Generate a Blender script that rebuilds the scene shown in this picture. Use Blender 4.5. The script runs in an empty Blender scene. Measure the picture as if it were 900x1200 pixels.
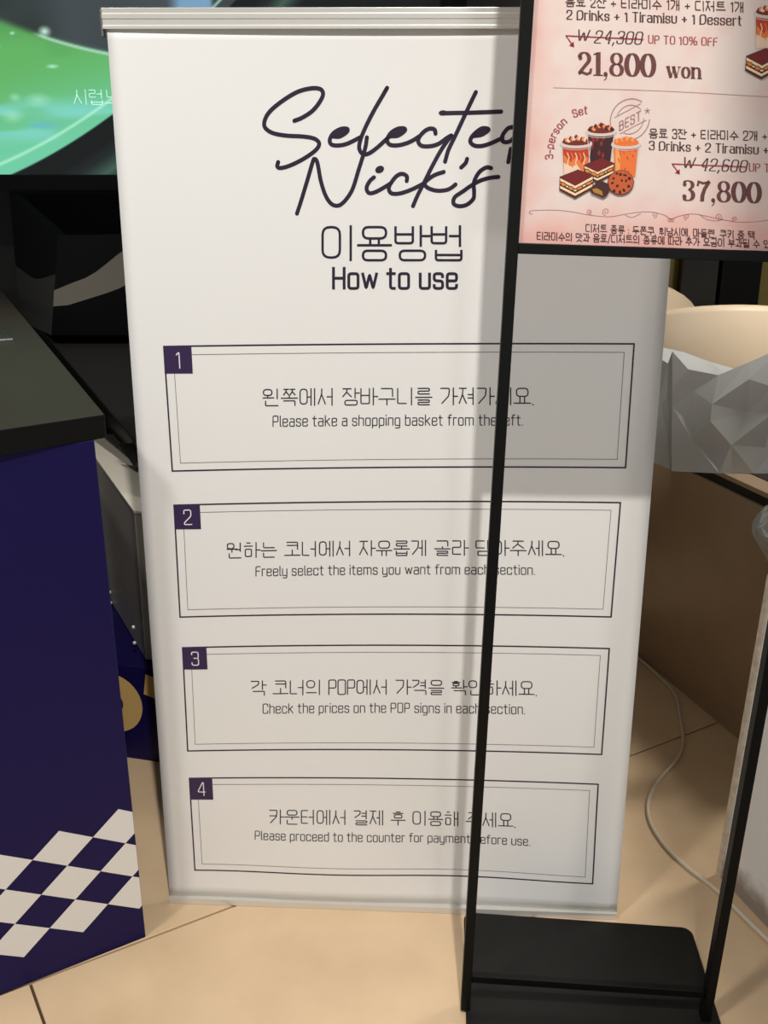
import bpy, bmesh, math, random
from mathutils import Vector, Matrix
import numpy as np

# ------------------------------------------------------------ camera, world, lights
sc = bpy.context.scene
COL = sc.collection
F, PITCH, ROLL, H = 1199.95, 19.095, 0.0815, 1.2687
cd = bpy.data.cameras.new('camera'); cam = bpy.data.objects.new('camera', cd); COL.objects.link(cam)
cd.sensor_fit = 'VERTICAL'; cd.sensor_height = 36; cd.lens = 36*F/1200; cd.clip_start = .02
p, r = math.radians(PITCH), math.radians(ROLL)
fw = Vector((0, math.cos(p), -math.sin(p))); rt = Vector((1, 0, 0)); up = rt.cross(fw)
rt2 = math.cos(r)*rt + math.sin(r)*up; up2 = -math.sin(r)*rt + math.cos(r)*up
M = Matrix((rt2, up2, -fw)).transposed().to_4x4(); M.translation = (0, 0, H)
cam.matrix_world = M
sc.camera = cam
sc.view_settings.view_transform = 'Standard'; sc.view_settings.look = 'None'
sc.view_settings.gamma = 1; sc.view_settings.use_curve_mapping = False
sc.view_settings.exposure = 0.0

w = bpy.data.worlds.new('world'); sc.world = w; w.use_nodes = True
bg = w.node_tree.nodes['Background']; bg.inputs[0].default_value = (.93, .98, 1, 1); bg.inputs[1].default_value = .22

def area(name, loc, target, size, energy, color=(1, .9, .78), spread=180, sy=None):
    l = bpy.data.lights.new(name, 'AREA'); l.energy = energy; l.color = color; l.size = size
    if sy: l.shape = 'RECTANGLE'; l.size_y = sy
    l.spread = math.radians(spread)
    o = bpy.data.objects.new(name, l); COL.objects.link(o); o.location = loc
    o.rotation_euler = (Vector(target)-Vector(loc)).to_track_quat('-Z', 'Y').to_euler()
    return o
def spot(name, loc, target, energy, angle, radius, color=(1, .9, .78), blend=.3):
    l = bpy.data.lights.new(name, 'SPOT'); l.energy = energy; l.color = color; l.shadow_soft_size = radius
    l.spot_size = math.radians(angle); l.spot_blend = blend
    o = bpy.data.objects.new(name, l); COL.objects.link(o); o.location = loc
    o.rotation_euler = (Vector(target)-Vector(loc)).to_track_quat('-Z', 'Y').to_euler()
    return o
spot('overhead_spot', (.2007, -.415, 3.6), (-.25, 1.3, .6), 310, 58, .03, (1, .97, .93), 1)
spot('overhead_spot', (-1.7, -.5, 3.6), (-.05, 1.4, .3), 175, 60, .2, (1, .975, .95), .7)
spot('overhead_spot', (-.45, -.3, 3.6), (-1.05, 2.2, .6), 105, 22, .04, (1, .94, .84), .8)  # extra spot added to brighten the display unit behind the counter
area('shop_window_light', (.55, -1.5, 1.12), (.1, 1.5, 1.1), .22, 5, (.95, .98, 1))
area('chair_fill_light', (1.7, 2.1, 2.55), (1.0, 2.9, .8), .4, 17, (1, .97, .92), 100)  # unseen fill lamp aimed to brighten the chairs on the right

# ------------------------------------------------------------ materials
def lin(c):
    return tuple(((x/255)/12.92 if x/255 <= .04045 else ((x/255+.055)/1.055)**2.4) for x in c)
def mat(name, rgb, rough=.5, metal=0, spec=.5, coat=0, noise=None, bump=0, trans=0):
    m = bpy.data.materials.new(name); m.use_nodes = True
    nt = m.node_tree; b = nt.nodes['Principled BSDF']
    c = lin(rgb); b.inputs['Base Color'].default_value = (*c, 1)
    b.inputs['Roughness'].default_value = rough; b.inputs['Metallic'].default_value = metal
    b.inputs['Specular IOR Level'].default_value = spec; b.inputs['Coat Weight'].default_value = coat
    b.inputs['Coat Roughness'].default_value = .12; b.inputs['Transmission Weight'].default_value = trans
    tc = nt.nodes.new('ShaderNodeTexCoord'); n = nt.nodes.new('ShaderNodeTexNoise')
    nt.links.new(tc.outputs['Object'], n.inputs['Vector'])
    sca, amt, rgb2 = noise or (6, .04, tuple(x*.9 for x in rgb))
    n.inputs['Scale'].default_value = sca; n.inputs['Detail'].default_value = 6
    rp = nt.nodes.new('ShaderNodeMapRange'); rp.inputs[1].default_value = .35; rp.inputs[2].default_value = .7
    rp.inputs[3].default_value = 0; rp.inputs[4].default_value = amt if not noise else amt
    nt.links.new(n.outputs['Fac'], rp.inputs[0])
    mx = nt.nodes.new('ShaderNodeMix'); mx.data_type = 'RGBA'
    mx.inputs[6].default_value = (*c, 1); mx.inputs[7].default_value = (*lin(rgb2), 1)
    nt.links.new(rp.outputs[0], mx.inputs[0]); nt.links.new(mx.outputs[2], b.inputs['Base Color'])
    if bump:
        bp = nt.nodes.new('ShaderNodeBump'); bp.inputs['Strength'].default_value = bump; bp.inputs['Distance'].default_value = .002
        nt.links.new(n.outputs['Fac'], bp.inputs['Height']); nt.links.new(bp.outputs[0], b.inputs['Normal'])
    return m
MT = dict(
    tile=mat('beige_tile', (224, 195, 158), .22, noise=(7, .5, (200, 170, 134)), bump=.04),
    grout=mat('dark_grout', (84, 62, 46), .9),
    sheet=mat('white_satin_film', (238, 236, 232), .38, spec=.35, noise=(3, .1, (228, 226, 222))),
    alu=mat('brushed_aluminium', (225, 222, 214), .3, .35),
    alu_dark=mat('grey_end_cap', (120, 118, 116), .4, .3),
    ink=mat('dark_purple_ink', (36, 22, 46), .45),
    ink_badge=mat('purple_badge_ink', (52, 32, 74), .45),
    ink_grey=mat('thin_grey_ink', (112, 106, 110), .5),
    ink_text=mat('charcoal_ink', (44, 32, 46), .5),
    ink_white=mat('white_ink', (235, 232, 238), .5),
    black=mat('black_powder_coat', (8, 8, 7), .5, spec=.22),
    base=mat('black_base_plate', (25, 24, 22), .55, spec=.2, noise=(40, .3, (33, 31, 29))),
    brown_ink=mat('brown_ink', (92, 42, 42), .5, noise=(900, .55, (150, 100, 94))),
    brown_text=mat('brown_text_ink', (84, 50, 48), .5),
    rose=mat('rose_ink', (172, 84, 84), .5), red=mat('red_ink', (158, 24, 44), .5),
    stamp=mat('faded_stamp_ink', (176, 136, 128), .5),
    navy=mat('navy_laminate', (24, 17, 72), .45, spec=.2), diamond=mat('white_vinyl', (232, 230, 226), .45),
    top=mat('dark_grey_worktop', (60, 54, 48), .5, spec=.25, noise=(14, .25, (52, 46, 41))),
    binblack=mat('matt_black_lining', (5, 5, 5), .8, spec=.05), bag_in=mat('lit_bag_inside', (236, 236, 232), .5),
    topedge=mat('black_worktop_edge', (12, 11, 9), .5, spec=.2),
    kiosk=mat('warm_grey_steel', (190, 184, 172), .45), cream=mat('cream_top_panel', (240, 232, 215), .45),
    gold=mat('gold_print', (226, 186, 116), .45), gloss=mat('glossy_black', (5, 5, 5), .4, spec=.2),
    console=mat('matt_black_console', (26, 25, 24), .55, spec=.25),
    swoosh=mat('grey_band', (104, 98, 88), .5), swoosh2=mat('dark_band', (44, 43, 41), .5),
    chrome=mat('polished_metal', (190, 188, 184), .2, .9),
    taupe=mat('taupe_laminate', (172, 146, 118), .25, noise=(5, .35, (152, 124, 98))), taupe_dark=mat('dark_brown_groove', (34, 24, 16), .6),
    dirtyw=mat('scuffed_white_panel', (248, 245, 240), .45), trim=mat('cream_edge_trim', (226, 212, 190), .5, noise=(60, .5, (150, 130, 106))),
    cable=mat('ivory_cable', (222, 206, 182), .45), shell=mat('beige_shell', (220, 198, 168), .5),
    bag=mat('pearl_grey_plastic', (190, 189, 184), .32, spec=.5), olive=mat('olive_wall', (118, 104, 48), .7, noise=(4, .5, (98, 88, 52))),
    darkwall=mat('dark_wall', (22, 20, 18), .6), column=mat('black_glass_column', (34, 31, 26), .15, noise=(3, .5, (60, 54, 44))),
    clear=mat('clear_plastic', (200, 200, 200), .1, trans=.9),
)
# grime low on the white panel
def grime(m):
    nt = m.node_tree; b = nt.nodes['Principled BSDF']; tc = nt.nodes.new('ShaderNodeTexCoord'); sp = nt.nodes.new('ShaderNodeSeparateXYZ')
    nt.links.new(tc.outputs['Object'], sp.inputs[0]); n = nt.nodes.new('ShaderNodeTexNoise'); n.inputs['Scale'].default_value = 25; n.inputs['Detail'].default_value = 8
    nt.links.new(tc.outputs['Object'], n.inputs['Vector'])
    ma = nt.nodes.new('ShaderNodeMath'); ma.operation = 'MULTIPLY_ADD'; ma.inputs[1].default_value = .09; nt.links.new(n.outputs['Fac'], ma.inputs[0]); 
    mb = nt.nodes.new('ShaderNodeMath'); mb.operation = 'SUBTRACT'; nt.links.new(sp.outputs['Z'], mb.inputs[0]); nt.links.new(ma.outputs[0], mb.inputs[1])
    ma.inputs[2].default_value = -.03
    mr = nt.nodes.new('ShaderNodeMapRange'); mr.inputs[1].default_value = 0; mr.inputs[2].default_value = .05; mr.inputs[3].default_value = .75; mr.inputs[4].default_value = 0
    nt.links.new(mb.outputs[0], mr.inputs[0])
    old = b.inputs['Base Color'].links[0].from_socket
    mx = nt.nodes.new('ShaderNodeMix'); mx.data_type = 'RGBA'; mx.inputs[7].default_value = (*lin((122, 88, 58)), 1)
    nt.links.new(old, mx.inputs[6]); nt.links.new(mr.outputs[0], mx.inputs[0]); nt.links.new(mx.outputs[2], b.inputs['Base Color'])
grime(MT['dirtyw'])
# blotchy pink watercolour paper
def paper():
    m = bpy.data.materials.new('pink_watercolour_print'); m.use_nodes = True; nt = m.node_tree; b = nt.nodes['Principled BSDF']
    b.inputs['Roughness'].default_value = .4
    tc = nt.nodes.new('ShaderNodeTexCoord'); sp = nt.nodes.new('ShaderNodeSeparateXYZ'); nt.links.new(tc.outputs['Object'], sp.inputs[0])
    n = nt.nodes.new('ShaderNodeTexNoise'); n.inputs['Scale'].default_value = 26; n.inputs['Detail'].default_value = 2; nt.links.new(tc.outputs['Object'], n.inputs['Vector'])
    def mr(src, a, b_, c, d):
        q = nt.nodes.new('ShaderNodeMapRange'); q.interpolation_type = 'SMOOTHSTEP'
        for i, v in zip((1, 2, 3, 4), (a, b_, c, d)): q.inputs[i].default_value = v
        nt.links.new(src, q.inputs[0]); return q.outputs[0]
    ex = mr(sp.outputs['X'], 0, .07, .8, 0); ez = mr(sp.outputs['Z'], 1.17, 1.24, .8, 0)
    mx = nt.nodes.new('ShaderNodeMath'); mx.operation = 'MAXIMUM'; nt.links.new(ex, mx.inputs[0]); nt.links.new(ez, mx.inputs[1])
    ad = nt.nodes.new('ShaderNodeMath'); ad.operation = 'MULTIPLY_ADD'; ad.inputs[1].default_value = 1.1; ad.inputs[2].default_value = -.5; nt.links.new(n.outputs['Fac'], ad.inputs[0])
    a2 = nt.nodes.new('ShaderNodeMath'); a2.operation = 'ADD'; a2.use_clamp = True; nt.links.new(mx.outputs[0], a2.inputs[0]); nt.links.new(ad.outputs[0], a2.inputs[1])
    k = nt.nodes.new('ShaderNodeMix'); k.data_type = 'RGBA'; k.inputs[6].default_value = (*lin((236, 217, 207)), 1); k.inputs[7].default_value = (*lin((236, 176, 164)), 1)
    nt.links.new(a2.outputs[0], k.inputs[0]); nt.links.new(k.outputs[2], b.inputs['Base Color'])
    return m
MT['paper'] = paper()

# ------------------------------------------------------------ helpers
def link(o, parent=None):
    COL.objects.link(o)
    if parent: o.parent = parent
    return o
def empty(name, loc=(0, 0, 0), rz=0, label=None, cat=None, group=None):
    o = bpy.data.objects.new(name, None); o.location = loc; o.rotation_euler = (0, 0, rz); o.empty_display_size = .1
    link(o)
    if label: o['label'] = label
    if cat: o['category'] = cat
    if group: o['group'] = group
    return o
def tag(o, label, cat):
    o['label'] = label; o['category'] = cat; return o
def struct(o): o['kind'] = 'structure'; return o
def mesh(name, vs, fs, m, parent=None, smooth=False, bevel=0, solid=0, mi=None):
    me = bpy.data.meshes.new(name); me.from_pydata([tuple(v) for v in vs], [], fs)
    ms = m if isinstance(m, (list, tuple)) else [m]
    for q in ms: me.materials.append(MT[q] if isinstance(q, str) else q)
    if mi: me.polygons.foreach_set('material_index', mi)
    bm = bmesh.new(); bm.from_mesh(me)
    if bevel or solid is None: bmesh.ops.recalc_face_normals(bm, faces=bm.faces)
    if bevel: bmesh.ops.bevel(bm, geom=[e for e in bm.edges], offset=bevel, segments=2, affect='EDGES', profile=.5)
    bm.to_mesh(me); bm.free()
    if smooth: me.polygons.foreach_set('use_smooth', [True]*len(me.polygons))
    o = bpy.data.objects.new(name, me); link(o, parent)
    if solid:
        s = o.modifiers.new('thickness', 'SOLIDIFY'); s.thickness = solid; s.offset = -1
    return o
HEX = [(0, 3, 2, 1), (4, 5, 6, 7), (0, 1, 5, 4), (1, 2, 6, 5), (2, 3, 7, 6), (3, 0, 4, 7)]
def box(name, lo, hi, m, parent=None, bevel=.001):
    (x0, y0, z0), (x1, y1, z1) = lo, hi
    vs = [(x0, y0, z0), (x1, y0, z0), (x1, y1, z0), (x0, y1, z0), (x0, y0, z1), (x1, y0, z1), (x1, y1, z1), (x0, y1, z1)]
    return mesh(name, vs, HEX, m, parent, bevel=bevel)
def prism(name, poly, z0, z1, m, parent=None, bevel=.001, top=None):
    n = len(poly); z0 = z0 if hasattr(z0, '__len__') else [z0]*n; z1 = z1 if hasattr(z1, '__len__') else [z1]*n
    tp = top or poly
    vs = [(x, y, z) for (x, y), z in zip(poly, z0)] + [(x, y, z) for (x, y), z in zip(tp, z1)]
    fs = [tuple(range(n-1, -1, -1)), tuple(range(n, 2*n))] + [(i, (i+1) % n, n+(i+1) % n, n+i) for i in range(n)]
    return mesh(name, vs, fs, m, parent, bevel=bevel)
def tube(name, pts, rad, m, parent=None, seg=10, closed=False):
    pts = [Vector(q) for q in pts]; vs = []; fs = []; prev = Vector((0, 0, 1)); n = len(pts)
    for i, q in enumerate(pts):
        t = (pts[min(i+1, n-1)]-pts[max(i-1, 0)]).normalized()
        a = t.cross(prev)
        if a.length < 1e-4: a = t.cross(Vector((1, 0, 0)))
        a.normalize(); b = t.cross(a).normalized()
        for k in range(seg):
            an = 2*math.pi*k/seg; vs.append(q+rad*(math.cos(an)*a+math.sin(an)*b))
    for i in range(n-1):
        for k in range(seg):
            k2 = (k+1) % seg; fs.append((i*seg+k, i*seg+k2, (i+1)*seg+k2, (i+1)*seg+k))
    fs.append(tuple(range(seg-1, -1, -1))); fs.append(tuple((n-1)*seg+k for k in range(seg)))
    return mesh(name, vs, fs, m, parent, smooth=True)
def catmull(P, n=8):
    P = [np.array(q, float) for q in P]; Q = [2*P[0]-P[1]]+P+[2*P[-1]-P[-2]]; out = []
    for i in range(1, len(Q)-2):
        for k in range(n):
            t = k/n; a, b, c_, d = Q[i-1:i+3]
            out.append(.5*((2*b)+(-a+c_)*t+(2*a-5*b+4*c_-d)*t*t+(-a+3*b-3*c_+d)*t**3))
    out.append(P[-1]); return out

# ------------------------------------------------------------ stroke lettering
class Ink:            # collects flat printed shapes, mapped from metric 2-D sheet coordinates to the surface
    def __init__(s, surf): s.v = []; s.f = []; s.surf = surf; s.mi = []; s.cur = 0; s.off = .0003
    def poly(s, pts):
        b = len(s.v); s.v += [s.surf(x, y, s.off) for x, y in pts]; s.f.append(tuple(range(b, b+len(pts)))); s.mi.append(s.cur)
    def dot(s, c, r_): s.poly([(c[0]+r_*math.cos(t), c[1]+r_*math.sin(t)) for t in np.linspace(0, 2*math.pi, 13)[:-1]])
    def ribbon(s, pts, wd, thin=None, cap=True, closed=False):
        P = [np.array(q, float) for q in pts]
        Q = [P[0]]
        for q in P[1:]:
            if np.linalg.norm(q-Q[-1]) > 1e-6: Q.append(q)
        P = Q; n = len(P)
        if n < 2: return
        if closed and np.linalg.norm(P[0]-P[-1]) < 1e-6: P = P[:-1]; n -= 1
        L = []; R = []
        for i in range(n):
            if closed: a, b = P[i]-P[i-1], P[(i+1) % n]-P[i]
            else: a = P[i]-P[i-1] if i else P[1]-P[0]; b = P[i+1]-P[i] if i < n-1 else P[-1]-P[-2]
            a = a/np.linalg.norm(a); b = b/np.linalg.norm(b); t = a+b
            if np.linalg.norm(t) < .2: t = b
            t = t/np.linalg.norm(t); nn = np.array([-t[1], t[0]]); k = 1/max(.45, t@b)
            ww = wd if thin is None else thin+(wd-thin)*abs(t[1])**1.3
            q = P[i]
            if cap and not closed:
                if i == 0: q = q-t*ww*.35
                if i == n-1: q = q+t*ww*.35
            L.append(q+nn*ww/2*k); R.append(q-nn*ww/2*k)
        b = len(s.v)
        for l, r_ in zip(L, R): s.v += [s.surf(*l, s.off), s.surf(*r_, s.off)]
        for i in range(n if closed else n-1):
            j = (i+1) % n
            s.f.append((b+2*i, b+2*i+1, b+2*j+1, b+2*j)); s.mi.append(s.cur)
    def build(s, name, m, parent, label=None):
        o = mesh(name, s.v, s.f, m, parent, mi=s.mi)
        if label: o['label'] = label
        return o
def fillet(pts, rad, closed=False):
    if rad <= 0 or len(pts) < 3: return pts
    P = [np.array(q, float) for q in pts]; n = len(P); out = []
    rng = range(n) if closed else range(1, n-1)
    if not closed: out.append(P[0])
    for i in rng:
        a, b, c_ = P[i-1], P[i], P[(i+1) % n]
        u, v = a-b, c_-b; lu, lv = np.linalg.norm(u), np.linalg.norm(v)
        if lu < 1e-6 or lv < 1e-6: continue
        rr = min(rad, lu*(.95 if i == 1 and not closed else .5), lv*(.95 if i == n-2 and not closed else .5)); p0, p1 = b+u/lu*rr, b+v/lv*rr
        for k in range(5):
            t = k/4; out.append((1-t)**2*p0+2*t*(1-t)*b+t*t*p1)
    if not closed: out.append(P[-1])
    else: out.append(out[0])
    return out
X_ = .72; B_ = .4
def oval(x0, y0, x1, y1): return ('o', x0, y0, x1, y1)
def rect(x0, y0, x1, y1): return [(x0, (y0+y1)/2), (x0, y1), (x1, y1), (x1, y0), (x0, y0), (x0, (y0+y1)/2)]
LAT = {
 'a': (B_, [[(.03, X_-.04), (.06, X_), (B_, X_), (B_, 0)], [(B_, .42), (0, .42), (0, 0), (B_, 0), (B_, .1)]]),
 'b': (B_, [[(0, 1), (0, 0), (B_, 0), (B_, X_), (0, X_)]]), 'c': (B_, [[(B_, .5), (B_, X_), (0, X_), (0, 0), (B_, 0), (B_, .2)]]),
 'd': (B_, [[(B_, 1), (B_, 0), (0, 0), (0, X_), (B_, X_)]]), 'e': (B_, [[(0, .37), (B_, .37), (B_, X_), (0, X_), (0, 0), (B_, 0), (B_, .17)]]),
 'f': (.28, [[(.3, 1), (.1, 1), (.1, 0)], [(-.02, X_), (.28, X_)]]), 'g': (B_, [[(B_, 0), (0, 0), (0, X_), (B_, X_), (B_, -.25), (.03, -.25)]]),
 'h': (B_, [[(0, 1), (0, 0)], [(0, X_), (B_, X_), (B_, 0)]]), 'i': (0, [[(0, X_), (0, 0)], [(0, .93), (0, 1)]]),
 'k': (B_, [[(0, 1), (0, 0)], [(.38, X_), (.02, .34)], [(.12, .43), (.4, 0)]]), 'l': (.04, [[(0, 1), (0, 0), (.1, 0)]]),
 'm': (.68, [[(0, X_), (0, 0)], [(0, X_), (.34, X_), (.34, 0)], [(.34, X_), (.68, X_), (.68, 0)]]), 'n': (B_, [[(0, X_), (0, 0)], [(0, X_), (B_, X_), (B_, 0)]]),
 'o': (B_, [rect(0, 0, B_, X_)]), 'p': (B_, [[(0, -.25), (0, X_), (B_, X_), (B_, 0), (0, 0)]]), 'r': (.25, [[(0, X_), (0, 0)], [(0, X_), (.27, X_)]]),
 's': (.36, [[(.36, .56), (.36, X_), (0, X_), (0, .38), (.36, .36), (.36, 0), (0, 0), (0, .16)]]), 't': (.28, [[(.1, .95), (.1, 0), (.28, 0)], [(-.04, X_), (.28, X_)]]),
 'u': (B_, [[(0, X_), (0, 0), (B_, 0), (B_, X_)]]), 'v': (.4, [[(0, X_), (.2, 0), (.4, X_)]]), 'w': (.6, [[(0, X_), (.15, 0), (.3, X_*.95), (.45, 0), (.6, X_)]]),
 'y': (B_, [[(0, X_), (0, 0), (B_, 0)], [(B_, X_), (B_, -.25), (.05, -.25)]]),
 'H': (.46, [[(0, 0), (0, 1)], [(.46, 0), (.46, 1)], [(0, .5), (.46, .5)]]), 'P': (.44, [[(0, 0), (0, 1), (.44, 1), (.44, .45), (0, .45)]]),
 'F': (.38, [[(0, 0), (0, 1), (.4, 1)], [(0, .52), (.34, .52)]]), 'C': (.44, [[(.44, .72), (.44, 1), (0, 1), (0, 0), (.44, 0), (.44, .28)]]),
 'O': (.46, [rect(0, 0, .46, 1)]), 'E': (.4, [[(.4, 1), (0, 1), (0, 0), (.4, 0)], [(0, .52), (.34, .52)]]), 'B': (.44, [[(0, 0), (0, 1), (.4, 1), (.4, .54), (0, .54)], [(.3, .54), (.44, .54), (.44, 0), (0, 0)]]),
 'S': (.42, [[(.42, .75), (.42, 1), (0, 1), (0, .55), (.42, .5), (.42, 0), (0, 0), (0, .25)]]), 'T': (.5, [[(0, 1), (.5, 1)], [(.25, 1), (.25, 0)]]),
 'D': (.5, [[(0, 0), (0, 1), (.5, 1), (.5, 0), (0, 0)]]), 'U': (.46, [[(0, 1), (0, 0), (.46, 0), (.46, 1)]]), 'W': (.8, [[(0, 1), (.2, 0), (.4, .95), (.6, 0), (.8, 1)]]),
 '0': (.46, [rect(0, 0, .46, 1)]), '1': (.2, [[(0, .82), (.16, 1), (.16, 0)]]), '2': (.44, [[(0, .74), (0, 1), (.44, 1), (.44, .58), (0, .12), (0, 0), (.46, 0)]]),
 '3': (.44, [[(0, .8), (0, 1), (.44, 1), (.44, .53), (.14, .53)], [(.3, .53), (.44, .53), (.44, 0), (0, 0), (0, .2)]]), '4': (.5, [[(.4, 0), (.4, 1), (.34, 1), (0, .28), (.5, .28)]]),
 '6': (.44, [[(.4, .9), (.36, 1), (0, 1), (0, 0), (.44, 0), (.44, .56), (0, .56)]]), '8': (.44, [rect(.02, .53, .42, 1), rect(0, 0, .44, .53)]),
 '%': (.8, [rect(0, .5, .28, 1), rect(.5, 0, .78, .5), [(.62, 1), (.16, 0)]]), '+': (.46, [[(0, .42), (.46, .42)], [(.23, .19), (.23, .65)]]),
 '-': (.24, [[(0, .36), (.24, .36)]]), '.': (.03, [[(0, 0), (0, .035)]]), ',': (.06, [[(.05, .06), (.04, -.06), (-.02, -.16)]]), ':': (.03, [[(0, .08), (0, .12)], [(0, .5), (0, .54)]]),
 '/': (.36, [[(0, -.1), (.36, 1.05)]]), ' ': (.16, []),
}
JI = 'ㄱㄲㄴㄷㄸㄹㅁㅂㅃㅅㅆㅇㅈㅉㅊㅋㅌㅍㅎ'
JV = ['|ㅏ', '|ㅐ', '|ㅑ', '|ㅒ', '|ㅓ', '|ㅔ', '|ㅕ', '|ㅖ', 'ㅗ|', 'ㅗ|ㅏ', 'ㅗ|ㅐ', 'ㅗ|ㅣ', 'ㅛ|', 'ㅜ|', 'ㅜ|ㅓ', 'ㅜ|ㅔ', 'ㅜ|ㅣ', 'ㅠ|', 'ㅡ|', 'ㅡ|ㅣ', '|ㅣ']
JF = [''] + list('ㄱㄲㄳㄴㄵㄶㄷㄹㄺㄻㄼㄽㄾㄿㅀㅁㅂㅄㅅㅆㅇㅈㅊㅋㅌㅍㅎ')
def jamo(c, vert, final=False):
    dbl = {'ㄲ': 'ㄱ', 'ㄸ': 'ㄷ', 'ㅃ': 'ㅂ', 'ㅆ': 'ㅅ', 'ㅉ': 'ㅈ'}
    if c in dbl:
        o = []
        for k in (0, 1):
            for pl in jamo(dbl[c], vert, final): o.append([(x*.44+.56*k, y) for x, y in pl])
        return o
    g = [(0, 1), (1, 1), (.92, .5), (.12, 0)] if vert and not final else [(0, 1), (1, 1), (1, 0)]
    return {
     'ㄱ': [g], 'ㅋ': [g, [(.02, .56), (.95, .56)]], 'ㄴ': [[(0, 1), (0, 0), (1, 0)]], 'ㄷ': [[(1, 1), (0, 1), (0, 0), (1, 0)]],
     'ㅌ': [[(1, 1), (0, 1), (0, 0), (1, 0)], [(0, .5), (.92, .5)]], 'ㄹ': [[(0, 1), (1, 1), (1, .52), (0, .52), (0, 0), (1, 0)]],
     'ㅁ': [[(0, .5), (0, 1), (1, 1), (1, 0), (0, 0), (0, .5)]], 'ㅂ': [[(0, 1), (0, 0), (1, 0), (1, 1)], [(0, .55), (1, .55)]],
     'ㅅ': [[(.5, 1), (.47, .65), (0, 0)], [(.48, .62), (1, 0)]], 'ㅇ': [rect(0, 0, 1, 1)],
     'ㅈ': [[(.02, 1), (.98, 1)], [(.5, 1), (.47, .6), (0, 0)], [(.48, .55), (1, 0)]],
     'ㅊ': [[(.3, 1.12), (.7, 1.12)], [(.02, .82), (.98, .82)], [(.5, .82), (.47, .5), (0, 0)], [(.48, .48), (1, 0)]],
     'ㅍ': [[(0, 1), (1, 1)], [(0, 0), (1, 0)], [(.28, 1), (.28, 0)], [(.72, 1), (.72, 0)]],
     'ㅎ': [[(.3, 1.12), (.7, 1.12)], [(0, .86), (1, .86)], rect(.12, 0, .88, .6)],
    }[c]
def hangul(ch):
    k = ord(ch)-0xAC00; ci, vi, fi = JI[k//588], JV[(k % 588)//28], JF[k % 28]
    hz, vt = vi.split('|'); out = []
    def put(pls, x0, y0, x1, y1, rd=.1):
        for pl in pls: out.append(([(x0+(x1-x0)*x, y0+(y1-y0)*y) for x, y in pl], rd))
    fin = bool(fi)
    if vt:
        two = vt in 'ㅐㅔㅖㅒ'; xr = .5 if not (two or vt in 'ㅓㅕ') else .42
        y0 = .42 if fin else 0
        iy0 = (.5 if fin else (.08 if not hz else .48)); 
        if hz and fin: iy0 = .62
        put(jamo(ci, not hz), .02, iy0, xr, (.97 if ci not in 'ㅎㅊ' else .88), .22 if ci == 'ㅇ' else .08)
        m = (y0+1)/2 if not hz else .55
        sx = .84
        if vt == 'ㅣ': out.append(([(sx-.04, 1), (sx-.04, y0)], 0)); 
        elif vt in 'ㅏㅑ':
            out.append(([(.72, 1), (.72, y0)], 0))
            for q in ([m] if vt == 'ㅏ' else [m-.1, m+.1]): out.append(([(.72, q), (.96, q)], 0))
        elif vt in 'ㅓㅕ':
            out.append(([(.8, 1), (.8, y0)], 0))
            for q in ([m] if vt == 'ㅓ' else [m-.1, m+.1]): out.append(([(.52, q), (.8, q)], 0))
        elif vt == 'ㅐ': out.append(([(.62, 1), (.62, y0)], 0)); out.append(([(.84, 1), (.84, y0)], 0)); out.append(([(.62, m), (.84, m)], 0))
        elif vt in 'ㅔㅖ':
            out.append(([(.64, 1), (.64, y0)], 0)); out.append(([(.84, 1), (.84, y0)], 0))
            for q in ([m] if vt == 'ㅔ' else [m-.1, m+.1]): out.append(([(.46, q), (.64, q)], 0))
        if hz:
            b = .47 if fin else .14
            if hz == 'ㅗ': out.append(([(.26, iy0-.04), (.26, b)], 0)); out.append(([(0, b), (.6, b)], 0))
            elif hz == 'ㅜ': b2 = b+.12; out.append(([(0, b2), (.6, b2)], 0)); out.append(([(.3, b2), (.3, b2-.2)], 0))
            else: out.append(([(0, b), (.6, b)], 0))
        if fin: put(jamo(fi, False, True), .14, 0, .84, .28 if fi not in 'ㅎㅊ' else .24, .14 if fi == 'ㅇ' else .07)
        adv = .9
    else:
        top = .97 if ci not in 'ㅎㅊ' else .88
        iy0 = .64 if fin else .5
        put(jamo(ci, False), .14, iy0, .78, top, .2 if ci == 'ㅇ' else .08)
        if fin:
            b = .44
            if hz in 'ㅗㅛ':
                for q in ([.46] if hz == 'ㅗ' else [.34, .58]): out.append(([(q, .58), (q, b)], 0))
            if hz in 'ㅜㅠ':
                b = .5
                for q in ([.46] if hz == 'ㅜ' else [.34, .58]): out.append(([(q, b), (q, .34)], 0))
            out.append(([(0, b), (.92, b)], 0))
            put(jamo(fi, False, True), .14, 0, .78, .28, .14 if fi == 'ㅇ' else .07)
        else:
            b = {'ㅗ': .1, 'ㅛ': .1, 'ㅜ': .34, 'ㅠ': .34, 'ㅡ': .16}[hz]
            if hz in 'ㅗㅛ':
                for q in ([.46] if hz == 'ㅗ' else [.33, .59]): out.append(([(q, .46), (q, b)], 0))
            if hz in 'ㅜㅠ':
                for q in ([.46] if hz == 'ㅜ' else [.33, .59]): out.append(([(q, b), (q, 0)], 0))
            out.append(([(0, b), (.92, b)], 0))
        adv = .92
    return adv, out
def layout(text, track=.17, lat_scale=1, space=.3, rad=.12):
    x = 0; out = []
    for ch in text:
        if ch == ' ': x += space; continue
        if '가' <= ch <= '힣':
            adv, pls = hangul(ch); sclw = 1
        else:
            adv, raw = LAT[ch]; pls = [(pl, rad) for pl in raw]; sclw = lat_scale
        for pl, rd in pls: out.append([(x+px*sclw, py) for px, py in fillet(pl, rd)])
        x += adv*sclw+track
    return x-track, out
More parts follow.
